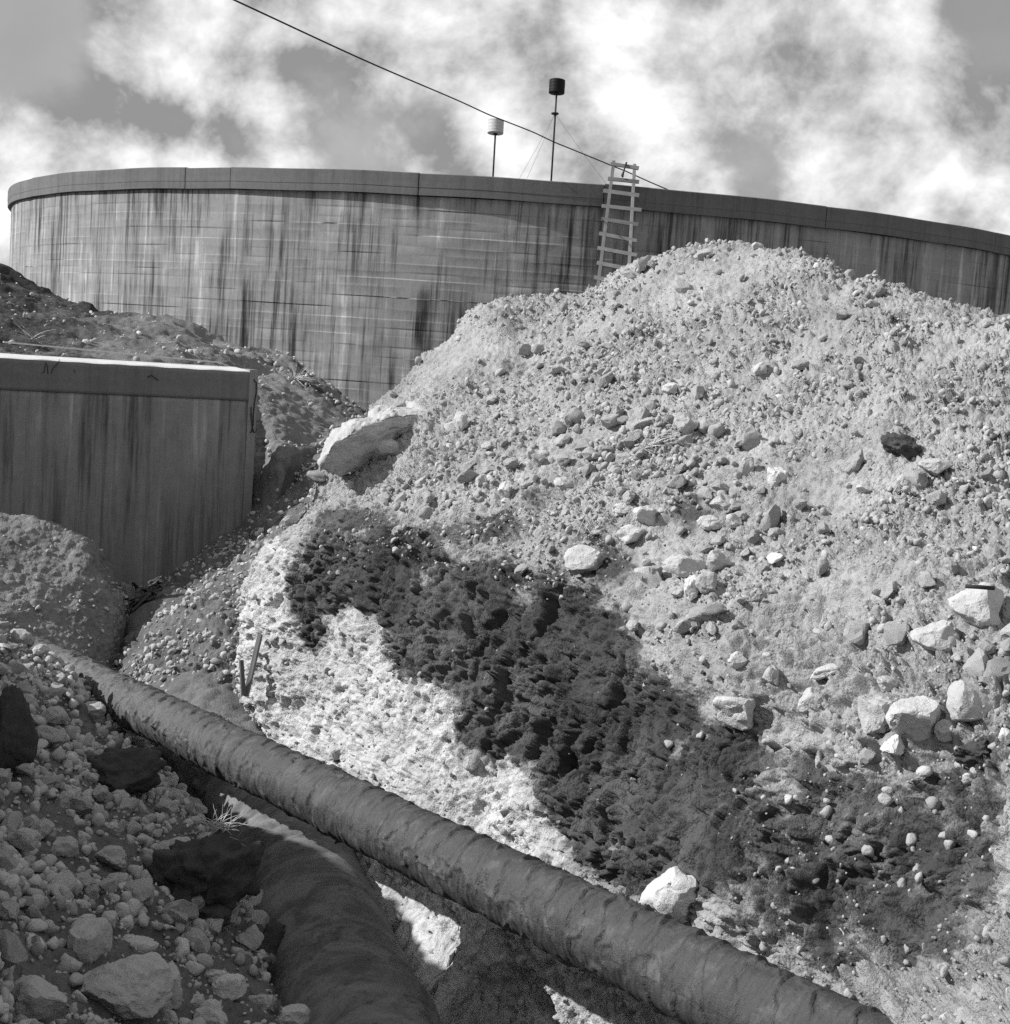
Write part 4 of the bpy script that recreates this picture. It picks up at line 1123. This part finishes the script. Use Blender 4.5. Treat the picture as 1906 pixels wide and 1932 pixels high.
HROCKS = [
 # px, py, w, h, label, material, extra
 (722,848,74,54,'squat pale rock tucked under the right side of the overhanging slab',M_ROCK,{}),
 (790,792,90,34,'flat earthy stone trailing behind the overhanging slab',M_ROCKD,{}),
 (662,912,22,20,'small rounded stone directly under the overhanging slab',M_ROCK,{'sub':3}),
 (956,922,36,34,'grey tilted stone perched above the dark clay lip',M_ROCK,{'tilt':-.5}),
 (958,945,26,13,'flat pale chip wedged under the tilted stone on the lip',M_ROCKW,{'sub':3}),
 (993,905,48,34,'knobbly pale stone just right of the tilted stone on the lip',M_ROCK,{}),
 (1063,915,54,32,'long pale wedge stone lying in the middle of the heap',M_ROCK,{'tilt':.35}),
 (1190,1012,56,46,'bright lumpy rock resting above the dry stalks on the heap',M_ROCKW,{}),
 (1218,972,50,44,'block-shaped pale rock touching the upper right of the bright lumpy rock',M_ROCK,{}),
 (1176,962,42,28,'smooth oval stone left of the block-shaped rock',M_ROCK,{}),
 (1105,1058,84,62,'jagged split rock at the upper edge of the dark clay',M_ROCK,{'cuts':14}),
 (1290,1068,84,50,'wide pale rock in the stone cluster at the middle right of the heap',M_ROCK,{}),
 (1355,1060,52,46,'rounded pale rock right of the wide rock in the cluster',M_ROCK,{}),
 (1306,1112,34,56,'upright white stone standing at the bottom of the cluster',M_ROCKW,{'tilt':.15}),
 (1278,1120,34,30,'pale lump leaning on the upright white stone',M_ROCK,{}),
 (1335,1100,50,46,'brownish-grey rock to the right of the upright white stone',M_ROCKD,{}),
 (1467,898,46,48,'bright egg-shaped stone alone in the middle of the heap',M_ROCKW,{'tilt':-.6}),
 (1413,880,30,40,'pale pointed stone left of the egg-shaped stone',M_ROCK,{}),
 (1433,695,34,32,'single pale stone high on the heap slope',M_ROCKW,{}),
 (1268,734,40,26,'bright flat stone at the upper end of the stone spill',M_ROCKW,{}),
 (1296,798,54,48,'grey block beside the dry grass in the stone spill',M_ROCKD,{}),
 (1334,804,44,36,'wedge of grey rock right of the grey block by the grass',M_ROCKD,{'tilt':.5}),
 (1342,985,56,34,'flat pale slab above the stone cluster',M_ROCK,{}),
 (1382,985,36,34,'pale lump right of the flat slab above the cluster',M_ROCKW,{}),
 (1766,880,68,36,'half-buried smooth boulder on the right of the heap',M_ROCK,{'amp':.06}),
 (1632,922,36,22,'bright low stone below the dark clod',M_ROCKW,{}),
 (1462,1054,34,24,'bright oblong stone on the bare right slope',M_ROCKW,{}),
 (1430,464,24,16,'small stone sitting on the very crest of the heap',M_ROCK,{'sub':3}),
 (1392,1338,100,78,'broad pale boulder at the edge of the dark clay face',M_ROCKW,{'cuts':14}),
 (1456,1272,34,44,'dark-sided round cobble above the broad pale boulder',M_ROCKD,{}),
 (1390,1246,42,36,'dirty cobble at the top end of the dark clay',M_ROCKD,{}),
 (1535,1322,74,52,'slab with a dark broken underside in the lower slope',M_ROCKD,{'tilt':-.5,'cuts':14}),
 (1558,1268,64,26,'long flat stone above the broken slab',M_ROCK,{'tilt':-.35}),
 (1652,1348,76,92,'tall notched rock left of the biggest boulders at lower right',M_ROCK,{'cuts':12}),
 (1728,1350,112,108,'big rough boulder in the row of three at lower right',M_ROCK,{}),
 (1826,1330,98,98,'smooth rounded boulder rightmost of the row of three',M_ROCK,{'amp':.08}),
 (1672,1292,44,36,'grey cobble on top of the notched rock',M_ROCKD,{}),
 (1688,1408,54,46,'white angular flake below the row of boulders',M_ROCKW,{'cuts':14}),
 (1782,1378,44,44,'round cobble between the two largest boulders',M_ROCKD,{}),
 (1848,1136,110,96,'large bright rock near the right edge with an iron rod on it',M_ROCKW,{'cuts':14}),
 (1764,1200,92,70,'crumbly pale block left of the bright rock near the right edge',M_ROCK,{}),
 (1894,1390,28,36,'pale stone at the right edge beside the rounded boulder',M_ROCKW,{'sub':3}),
 (1545,1432,18,40,'thin white upright chip in the dark mixed face',M_ROCKW,{'sub':3}),
 (890,1440,34,30,'pale lump set in the chalk face above the wrapped pipe',M_ROCK,{'sub':3}),
 (1264,1690,122,108,'round white boulder resting against the wrapped pipe',M_ROCKW,{'amp':.16,'cuts':8,'dd':-.22}),
]
heap_marks = []
for k, (x, y, w, h_, lab, mt, ex) in enumerate(HROCKS):
    o = boulder(HEAP, x, y, w, h_, lab, mt, 100 + k * 7, **ex); heap_marks.append((x, y, max(w, h_) * .6))

# dark clods
CL = [
 (HEAP,1702,846,88,56,'dark crumbling clod of clay lying on the right of the pale heap',dict(tilt=.55,amp=.2,sub=5)),
 (HEAP,1842,1425,96,74,'dark cracked clay block under the rounded boulder at the right edge',dict(amp=.14,sub=5)),
 (BANK,238,1460,192,112,'large black clay clod beside the wrapped pipe on the rubble bank',dict(amp=.16,cuts=12,sub=5,depth=.8)),
 (BANK,14,1392,100,205,'tall black clay block at the left edge of the picture',dict(amp=.08,cuts=14,sub=5)),
 (BANK,410,1648,230,190,'crumbling clay clump topped with dead grass beside the main pipe',dict(amp=.2,cuts=10,sub=5,tilt=-.45)),
 (BANK,505,1800,120,150,'dark earth lump hanging over the main pipe below the grassy clump',dict(amp=.2,cuts=9,sub=5,tilt=-.5)),
 (BANK,400,1720,90,60,'small dark clod below the grassy clump',dict(amp=.18)),
]
for k, (sf, x, y, w, h_, lab, ex) in enumerate(CL):
    boulder(sf, x, y, w, h_, lab, M_CLAY, 700 + k * 11, name='clay_clod', cat='clod', crumb=.16, **ex)

BROCKS = [
 (172,1772,84,90,'rounded grey boulder with a chip of white rock behind it, lower left',M_BROCK,{}),
 (236,1848,176,140,'largest boulder of the rubble bank, half buried at lower left',M_BROCK,{'sub':5}),
 (312,1868,66,104,'lumpy rock against the right side of the largest bank boulder',M_BROCK,{}),
 (402,1918,70,66,'square pale block at the bottom edge of the picture',M_ROCK,{}),
 (372,1890,32,40,'small oval stone leaning on the square pale block',M_BROCK,{}),
 (206,1735,38,38,'bright white rock chip above the rounded grey boulder',M_ROCK,{'cuts':14,'tilt':-.5}),
 (160,1744,50,44,'pale knobbly rock left of the bright chip',M_BROCK,{}),
 (262,1782,76,44,'flat grey rock behind the largest bank boulder',M_BROCK,{}),
 (372,1682,78,60,'smooth brown-grey cobble below the grassy clump',M_ROCKD,{}),
 (470,1774,58,62,'angular rock below the dark lump by the main pipe',M_BROCK,{'cuts':14}),
 (440,1866,78,60,'rough sunlit rock near the bottom by the main pipe',M_ROCK,{}),
 (410,1842,70,40,'bright-topped slab beside the rough sunlit rock',M_ROCK,{}),
 (500,1890,70,44,'pale broken stone at the foot of the bank by the main pipe',M_BROCK,{}),
 (550,1916,72,44,'pale rough stone lowest at the foot of the bank',M_BROCK,{}),
 (250,1388,40,34,'pale rock touching the wrapped pipe above the black clod',M_ROCK,{}),
 (221,1372,18,20,'small pale stone left of the rock touching the wrapped pipe',M_BROCK,{'sub':3}),
 (120,1600,60,46,'grey cobble in the middle of the rubble bank',M_BROCK,{}),
 (175,1345,60,44,'grey rock under the upper end of the wrapped pipe',M_BROCK,{}),
 (110,1352,44,40,'pale rock in the rubble below the pipe end',M_BROCK,{}),
 (40,1205,56,40,'rough pale rock at the buried upper end of the wrapped pipe',M_BROCK,{}),
 (78,1228,36,26,'grey stone on the rubble at the tip of the wrapped pipe',M_ROCKD,{}),
 (215,1620,70,50,'long grey stone on the rubble below the black clod',M_BROCK,{}),
 (340,1590,44,36,'dirty stone at the left end of the grassy clump',M_ROCKD,{}),
 (70,1880,120,80,'wide flat boulder in the darkest lower left corner',M_BROCK,{}),
]
bank_marks = []
for k, (x, y, w, h_, lab, mt, ex) in enumerate(BROCKS):
    boulder(BANK, x, y, w, h_, lab, mt, 400 + k * 13, **ex); bank_marks.append((x, y, max(w, h_) * .55))

# the overhanging slab at the end of the heap
def slab():
    d0 = 13.6
    out = [(605,880),(612,850),(632,815),(668,785),(715,768),(762,757),(812,768),(842,770),(800,792),(752,800),(735,812),(712,838),(700,868),(685,888),(655,893),(625,888)]
    top = [(660,812),(700,790),(750,778),(800,775)]
    pts = []
    for (x, y) in [(606,880),(613,862),(631,836),(662,813),(702,799),(744,789),(800,780),(840,771),(752,808),(730,815),(708,845),(695,875),(682,889),(655,892),(622,886)]:
        pts.append(U(x, y, d0 - .22 + .0045 * (x - 605) + max(0, y - 835) * .005))
    for (x, y) in [(606,872),(616,840),(636,810),(668,784),(715,767),(762,757),(812,765),(842,769)]:
        pts.append(U(x, y, d0 + .42 + .004 * (x - 605)))
    for (x, y) in [(640,884),(700,872),(780,800)]: pts.append(U(x, y, d0 + .5))
    cen = np.mean(pts, 0)
    bm = bmesh.new()
    for q in pts: bm.verts.new(tuple(q - cen))
    r = bmesh.ops.convex_hull(bm, input=bm.verts)
    bmesh.ops.delete(bm, geom=[e for e in r['geom_interior'] if isinstance(e, bmesh.types.BMVert)], context='VERTS')
    for _ in range(4):
        bmesh.ops.subdivide_edges(bm, edges=[e for e in bm.edges if e.calc_length() > .035], cuts=1, use_grid_fill=True)
        bmesh.ops.triangulate(bm, faces=bm.faces)
    for _ in range(1): bmesh.ops.smooth_vert(bm, verts=bm.verts, factor=.3, use_axis_x=True, use_axis_y=True, use_axis_z=True)
    bm.normal_update()
    co = np.array([v.co[:] for v in bm.verts]); no = np.array([v.normal[:] for v in bm.verts])
    hh = .05 * fbm(co * 3.0 + 4, 5, .6) + .014 * fbm(co * 17, 3, .6)
    for v, n, q in zip(bm.verts, no, hh): v.co += Vector(n * q)
    me = bpy.data.meshes.new('rock_slab'); bm.to_mesh(me); bm.free()
    me.polygons.foreach_set('use_smooth', [True] * len(me.polygons))
    attr(me, 'tone', np.zeros(len(me.vertices)))
    o = link('rock_slab', me, M_ROCK); o.location = cen
    tag(o, 'big slab of rock jutting out over the far end of the cut face', 'rock')
slab(); heap_marks.append((720, 830, 90))

HREFS = [(722, 848, 'the squat rock under the jutting slab'), (956, 922, 'the tilted stone on the clay lip'), (1063, 915, 'the long wedge stone'), (1190, 1012, 'the bright lumpy rock'), (1105, 1058, 'the jagged split rock'), (1290, 1068, 'the wide rock of the cluster'), (1306, 1112, 'the upright white stone'), (1467, 898, 'the egg-shaped stone'), (1433, 695, 'the single stone high on the heap'), (1268, 734, 'the flat stone atop the stone spill'), (1296, 798, 'the grey block by the grass'), (1342, 985, 'the flat slab above the cluster'), (1766, 880, 'the half-buried smooth boulder'), (1632, 922, 'the low stone below the dark clod'), (1462, 1054, 'the oblong stone on the bare slope'), (1430, 464, 'the stone on the very crest'), (1392, 1338, 'the broad boulder by the clay'), (1535, 1322, 'the slab with dark underside'), (1652, 1348, 'the tall notched rock'), (1728, 1350, 'the big rough boulder'), (1826, 1330, 'the smooth rounded boulder'), (1688, 1408, 'the white angular flake'), (1848, 1136, 'the bright rock with the rod'), (1764, 1200, 'the crumbly block near the right edge'), (1545, 1432, 'the thin white upright chip'), (890, 1440, 'the lump in the chalk face'), (1264, 1688, 'the white boulder against the pipe'), (1702, 846, 'the dark clod on the heap'), (1842, 1425, 'the cracked clay block')]
BREFS = [(172, 1772, 'the rounded grey boulder at lower left'), (236, 1848, 'the largest bank boulder'), (312, 1868, 'the lumpy rock by the largest boulder'), (402, 1918, 'the square block at the bottom'), (206, 1735, 'the bright white chip'), (262, 1782, 'the flat rock behind the largest boulder'), (372, 1682, 'the smooth cobble below the clump'), (470, 1774, 'the angular rock by the main pipe'), (440, 1866, 'the rough sunlit rock'), (550, 1916, 'the lowest stone of the bank'), (250, 1388, 'the rock touching the wrapped pipe'), (120, 1600, 'the cobble in the middle bank'), (175, 1345, 'the rock under the upper pipe'), (110, 1352, 'the pale rock below the pipe end'), (40, 1205, 'the rock at the buried pipe end'), (215, 1620, 'the long stone below the clod'), (340, 1590, 'the dirty stone beside the clump'), (70, 1880, 'the flat boulder in the dark corner'), (238, 1460, 'the large black clod'), (14, 1392, 'the black block at the left edge'), (410, 1648, 'the grassy clay clump')]

# ---- loose stones: the largest ones are things of their own, the small ones one rubble mass per place
def scatter(L_, n, smin, smax, power, seed, accept, marks, sink=.34):
    r = np.random.default_rng(seed); out = []
    a = L_.g; du = np.linalg.norm(np.gradient(a, axis=1), axis=2); dv = np.linalg.norm(np.gradient(a, axis=0), axis=2)
    w = (du * dv).ravel() * accept
    w = np.clip(w, 0, None); w /= w.sum()
    idx = r.choice(len(w), size=n, p=w)
    for j in idx:
        s = smin * (smax / smin) ** (r.random() ** power)
        if any((L_.qx[j] - mx) ** 2 + (L_.qy[j] - my) ** 2 < mr * mr for mx, my, mr in marks) and s > .03: continue
        out.append((L_.pos[j] + L_.n2[j] * s * (.5 - sink), s, L_.qx[j], L_.qy[j], L_.qd[j]))
    return out

BASES = [stone_verts(2, 900 + k, 13, .14) for k in range(26)]
BASES1 = [stone_verts(1, 870 + k, 4, .14) for k in range(26)]
BASES3 = [stone_verts(3, 950 + k, 14, .14) for k in range(14)]
STONE_ME = []; BANK_ME = []
for k, (V, F_) in enumerate(BASES3):
    me = mesh_np('stone', V * np.array([1, .8, .62]), tris=F_); attr(me, 'tone', np.zeros(len(V)))
    sharpen(me, 20); me.materials.append((M_ROCK, M_ROCK, M_ROCKW, M_ROCK, M_ROCKD)[k % 5]); STONE_ME.append(me)
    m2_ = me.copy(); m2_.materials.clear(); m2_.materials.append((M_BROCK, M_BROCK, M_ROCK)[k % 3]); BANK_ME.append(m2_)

def rubble(name, items, label, mat, seed, cat='rubble'):
    r = np.random.default_rng(seed); Vs, Fs, Ts, off = [], [], [], 0
    for (pos, s, *_r) in items:
        V, F_ = (BASES1 if s < .042 else BASES)[r.integers(len(BASES))]
        sc = s * .5 * np.array([1, .6 + .4 * r.random(), .5 + .35 * r.random()])
        Vs.append((V * sc) @ rand_rot(r).T + pos); Fs.append(F_ + off); off += len(V)
        Ts.append(np.full(len(V), r.normal(0, .16)))
    me = mesh_np(name, np.concatenate(Vs), tris=np.concatenate(Fs), smooth=False); attr(me, 'tone', np.concatenate(Ts))
    me.materials.append(mat); o = link(name, me); tag(o, label, cat, kind='stuff'); return o

ORD = ['nearest', 'second', 'third', 'fourth', 'fifth', 'sixth', 'seventh', 'eighth', 'ninth', 'tenth', 'eleventh', 'twelfth', 'thirteenth', 'fourteenth', 'fifteenth', 'sixteenth', 'seventeenth', 'eighteenth', 'nineteenth', 'twentieth'] + ['farthest'] * 40
def singles(items, refs, group, seed, meshes, word):
    r = np.random.default_rng(seed)
    labels = {}; bins = {}
    for k, (pos, s, x, y, d) in enumerate(items):
        dist = [((x - rx) ** 2 + (y - ry) ** 2) ** .5 for rx, ry, _n in refs]; j = int(np.argmin(dist))
        a = math.degrees(math.atan2(refs[j][1] - y, x - refs[j][0])) % 360
        side = ('right of', 'above', 'left of', 'below')[int(((a + 45) % 360) // 90)]
        bins.setdefault((j, side), []).append((dist[j], k))
    for (j, side), lst in bins.items():
        lst.sort()
        for n_, (_d, k) in enumerate(lst):
            labels[k] = '%s %s %s %s' % (ORD[n_] if len(lst) > 1 else 'single', word, side, refs[j][2])
    for k, (pos, s, x, y, d) in enumerate(items):
        o = bpy.data.objects.new('stone', meshes[r.integers(len(meshes))]); COL.objects.link(o)
        o.location = pos; hs_ = s * .5
        o.scale = (hs_ * (.9 + .3 * r.random()), hs_ * (.85 + .3 * r.random()), hs_ * (.85 + .35 * r.random()))
        q = r.normal(size=4); q /= np.linalg.norm(q)
        o.rotation_mode = 'QUATERNION'
        yaw = Quaternion((0, 0, 1), r.random() * 6.28); tl = Quaternion((1, 0, 0), r.normal(0, .5)); tl2 = Quaternion((0, 1, 0), r.normal(0, .5) - .3)
        o.rotation_quaternion = tl2 @ tl @ yaw
        tag(o, labels[k], 'stone', group)

def infrm(L_): return ((L_.qx > -60) & (L_.qx < 1966) & (L_.qy > -60) & (L_.qy < 1990)).astype(float)
# where stones lie on the heap: spills and bands, few on the cut faces
hz = np.clip(.28 + .5 * perlin(HEAP.base * .75 + 8) + .55 * hb, .04, 1.2)
onf = np.clip((HEAP.vv - 7.0) / .5, 0, 1)
acc = infrm(HEAP) * (HEAP.vv > 2.6) * (hz * (1 - onf) + onf * .10 * (1 - np.clip(hc * 1.6, 0, 1) * .93) + .09 * np.clip((HEAP.qx - 1300) / 300, 0, 1) * onf)
def blob(cx, cy, rx, ry): return np.exp(-(((HEAP.qx - cx) / rx) ** 2 + ((HEAP.qy - cy) / ry) ** 2))
spill = 1.2 * blob(1130, 850, 150, 60) + 1.4 * blob(1290, 1000, 130, 130) + .8 * blob(1250, 820, 120, 60) + .9 * blob(760, 900, 120, 80) + .8 * blob(1340, 1150, 120, 90) + .6 * blob(1750, 1200, 200, 90) + .5 * blob(1100, 750, 120, 80) + .5 * blob(1700, 1420, 200, 80)
acc2 = infrm(HEAP) * (HEAP.vv > 2.8) * (1 - onf * .75) * (1 - np.clip(hc * 1.5, 0, 1) * .8) * (.06 + spill)
small = scatter(HEAP, 17000, .015, .085, 2.9, 21, acc * (1 + .9 * spill), heap_marks)
mid = scatter(HEAP, 420, .08, .22, 1.7, 22, acc2, heap_marks, .18)
mid.sort(key=lambda t: -t[1] / t[4])
singles(mid[:185], HREFS, 'loose stones on the spoil heap', 5, STONE_ME, 'loose stone')
rubble('heap_rubble', small + mid[185:], 'small stones and crumbs strewn over the spoil heap', M_RUBBLE, 31)

acb = infrm(BANK) * (BANK.vv > .6) * (BANK.uu > 1.8)
bs_ = scatter(BANK, 7500, .025, .13, 1.9, 41, acb * np.clip(.6 + perlin(BANK.base * 1.1 + 4), .3, 1.2), bank_marks)
bm_ = scatter(BANK, 420, .09, .24, 1.6, 42, acb, bank_marks, .2)
bm_.sort(key=lambda t: -t[1] / t[4])
singles(bm_[:110], BREFS, 'loose stones on the rubble bank', 6, BANK_ME, 'rubble stone')
rubble('bank_rubble', bs_ + bm_[110:], 'shaded rubble covering the left bank', M_BROCK, 32)
fs = scatter(FLOOR, 4200, .025, .12, 2.0, 51, infrm(FLOOR) * np.clip(.45 + perlin(FLOOR.base * 1.3 + 9), .15, 1) * (FLOOR.qx < 640), [])
rubble('trench_rubble', fs, 'loose stones on the trench floor', M_BROCK, 33)
ms = scatter(MOUND, 900, .02, .09, 2.0, 61, infrm(MOUND) * np.clip(.2 + perlin(MOUND.base * 1.3 + 9), .05, 1), [])
rubble('mound_rubble', ms, 'small stones on the low mound by the wing wall', M_ROCK, 34)
hs = scatter(HILL, 500, .03, .16, 2.2, 71, infrm(HILL) * (HILL.qx < 700), []) + scatter(RIDGE, 260, .04, .14, 1.6, 72, infrm(RIDGE), [])
rubble('hill_rubble', hs, 'stones in the dark topsoil hill', M_ROCKD, 35)

# ------------------------------------------------------------------ small things
# two stakes leaning in the trench
def stake(a, b, da, db, r_, label):
    A, B = U(*a, da), U(*b, db)
    o = link('wooden_stake', beam_mesh(A, B, r_, r_ * .8, None, .006), M_WOODD); tag(o, label, 'stake', 'stakes in the trench')
    return o
fpos, fn, fd = HEAP.hit(480, 1240)
stake((464, 1314), (491, 1197), fd - .30, fd - .12, .045, 'longer wooden stake leaning against the chalk face in the trench')
stake((459, 1312), (455.5, 1245), fd - .32, fd - .30, .04, 'shorter wooden stake standing left of the leaning stake')
# iron rod on the bright rock
q, n, d = HEAP.hit(1850, 1108)
tag(link('iron_rod', tube([U(1822, 1106, d - .34), U(1848, 1107.5, d - .35), U(1876, 1110, d - .34)], .011, 8), M_IRON), 'short dark iron rod lying on the bright rock near the right edge', 'rod')

# crumpled sacking at the foot of the wing wall
def sacking():
    r = np.random.default_rng(5)
    pos, n, d = FLOOR.hit(272, 1128)
    d = min(d, 17.3)
    V, F_ = [], []; nx, ny = 60, 40
    P_ = np.zeros((nx, ny, 3))
    a = np.linspace(-1, 1, nx); b = np.linspace(-1, 1, ny); A, B = np.meshgrid(a, b, indexing='ij')
    c = np.stack([A.ravel() * 2.2, B.ravel() * 2.2, 0 * A.ravel()], -1)
    fx = perlin(c + 3).reshape(A.shape); fy = perlin(c + 13).reshape(A.shape); fz = (1 - np.abs(perlin(c * 1.4 + 23)) * 2).reshape(A.shape)
    env = np.clip(1.15 - (A ** 2 + B ** 2) * .55, .1, 1)
    X = A * 34 + fx * 14; Y = B * 13 + fy * 10 - A * 22; Z = (fz * .14 + .08) * env
    for i in range(nx):
        for j in range(ny): P_[i, j] = U(270 + X[i, j], 1122 + Y[i, j], d - .12 - Z[i, j])
    i = np.arange(nx * ny).reshape(nx, ny)
    f = np.stack([i[:-1, :-1], i[:-1, 1:], i[1:, 1:], i[1:, :-1]], -1).reshape(-1, 4)
    me = mesh_np('crumpled_sack', P_.reshape(-1, 3), quads=f)
    o = link('crumpled_sack', me, M_CLOTH); tag(o, 'crumpled grey sacking lying at the foot of the wing wall', 'sack')
    md = o.modifiers.new('thickness', 'SOLIDIFY'); md.thickness = .012
    sp = link('timber_offcut', beam_mesh(U(250, 1152, d - .3), U(284, 1118, d - .32), .05, .03, None, .004), M_WOODD)
    tag(sp, 'short timber offcut lying beside the crumpled sacking', 'offcut')
sacking()

# dry grass and roots
def tuft(surf, px, py, n, lng, spread, lean, label, seed, up=None, r_=.0035, droop=.3, name='dry_grass', at=None):
    r = np.random.default_rng(seed); pos, nn, d = surf.hit(px, py)
    if at is not None: pos = U(px, py, surf.hit(*at)[2] - .12)
    V, F_ = [], []
    for k in range(n):
        dirv = RT * (lean[0] + r.normal(0, spread)) + UP * (lean[1] + r.normal(0, spread * .6)) - fw * (.35 + r.normal(0, .3))
        dirv /= np.linalg.norm(dirv)
        l_ = lng * (.4 + .8 * r.random()); st = pos - fw * .02 + RT * r.normal(0, .05) + UP * r.normal(0, .025)
        bend = np.array([r.normal(0, .12), r.normal(0, .12), -droop * r.random()])
        pts = [st + dirv * l_ * t + bend * l_ * t * t for t in np.linspace(0, 1, 6)]
        o_ = len(V); sd_ = np.cross(dirv, fw); sd_ /= np.linalg.norm(sd_) + 1e-9
        u2 = np.cross(sd_, dirv)
        for i_, q in enumerate(pts):
            w = r_ * (1 - .75 * i_ / 5)
            V += [tuple(q + sd_ * w), tuple(q - sd_ * w * .5 + u2 * w * .8), tuple(q - sd_ * w * .5 - u2 * w * .8)]
        for i_ in range(5):
            for e in range(3): F_.append((o_ + i_ * 3 + e, o_ + i_ * 3 + (e + 1) % 3, o_ + (i_ + 1) * 3 + (e + 1) % 3, o_ + (i_ + 1) * 3 + e))
    me = bpy.data.meshes.new(name); me.from_pydata(V, [], F_); me.update()
    o = link(name, me, M_STRAW); tag(o, label, 'dry grass'); return o
tuft(HEAP, 622, 935, 26, .34, .45, (.1, -.5), 'dry roots and straw hanging from the lip below the jutting slab', 1, droop=.5)
tuft(HEAP, 575, 950, 8, .5, .3, (-.7, -.6), 'long bent stalks sticking out over the trench left of the hanging roots', 2, droop=.2)
tuft(HEAP, 1225, 842, 34, .34, .4, (.5, .25), 'tuft of dry grass among the stones in the middle of the heap', 3)
tuft(HEAP, 1120, 1010, 20, .30, .35, (-.05, .5), 'sparse dry stalks above the jagged split rock', 4)
tuft(HEAP, 1170, 1045, 10, .45, .15, (.9, -.05), 'thin straw lying flat to the right of the jagged rock', 5)
tuft(BANK, 415, 1562, 46, .22, .6, (.15, .5), 'dead grass growing on top of the crumbling clay clump', 6, at=(410, 1705))
tuft(HEAP, 700, 1180, 16, .16, .5, (.1, -.3), 'fine rootlets poking out of the dark clay face', 7, r_=.002)
tuft(RIDGE, 560, 715, 60, .35, .8, (.4, .2), 'dry brush strewn along the ridge at the foot of the tank', 8, r_=.006)
tuft(HILL, 60, 640, 14, .5, .4, (-.3, .4), 'bare roots on the dark topsoil hill behind the wall', 9, r_=.006)
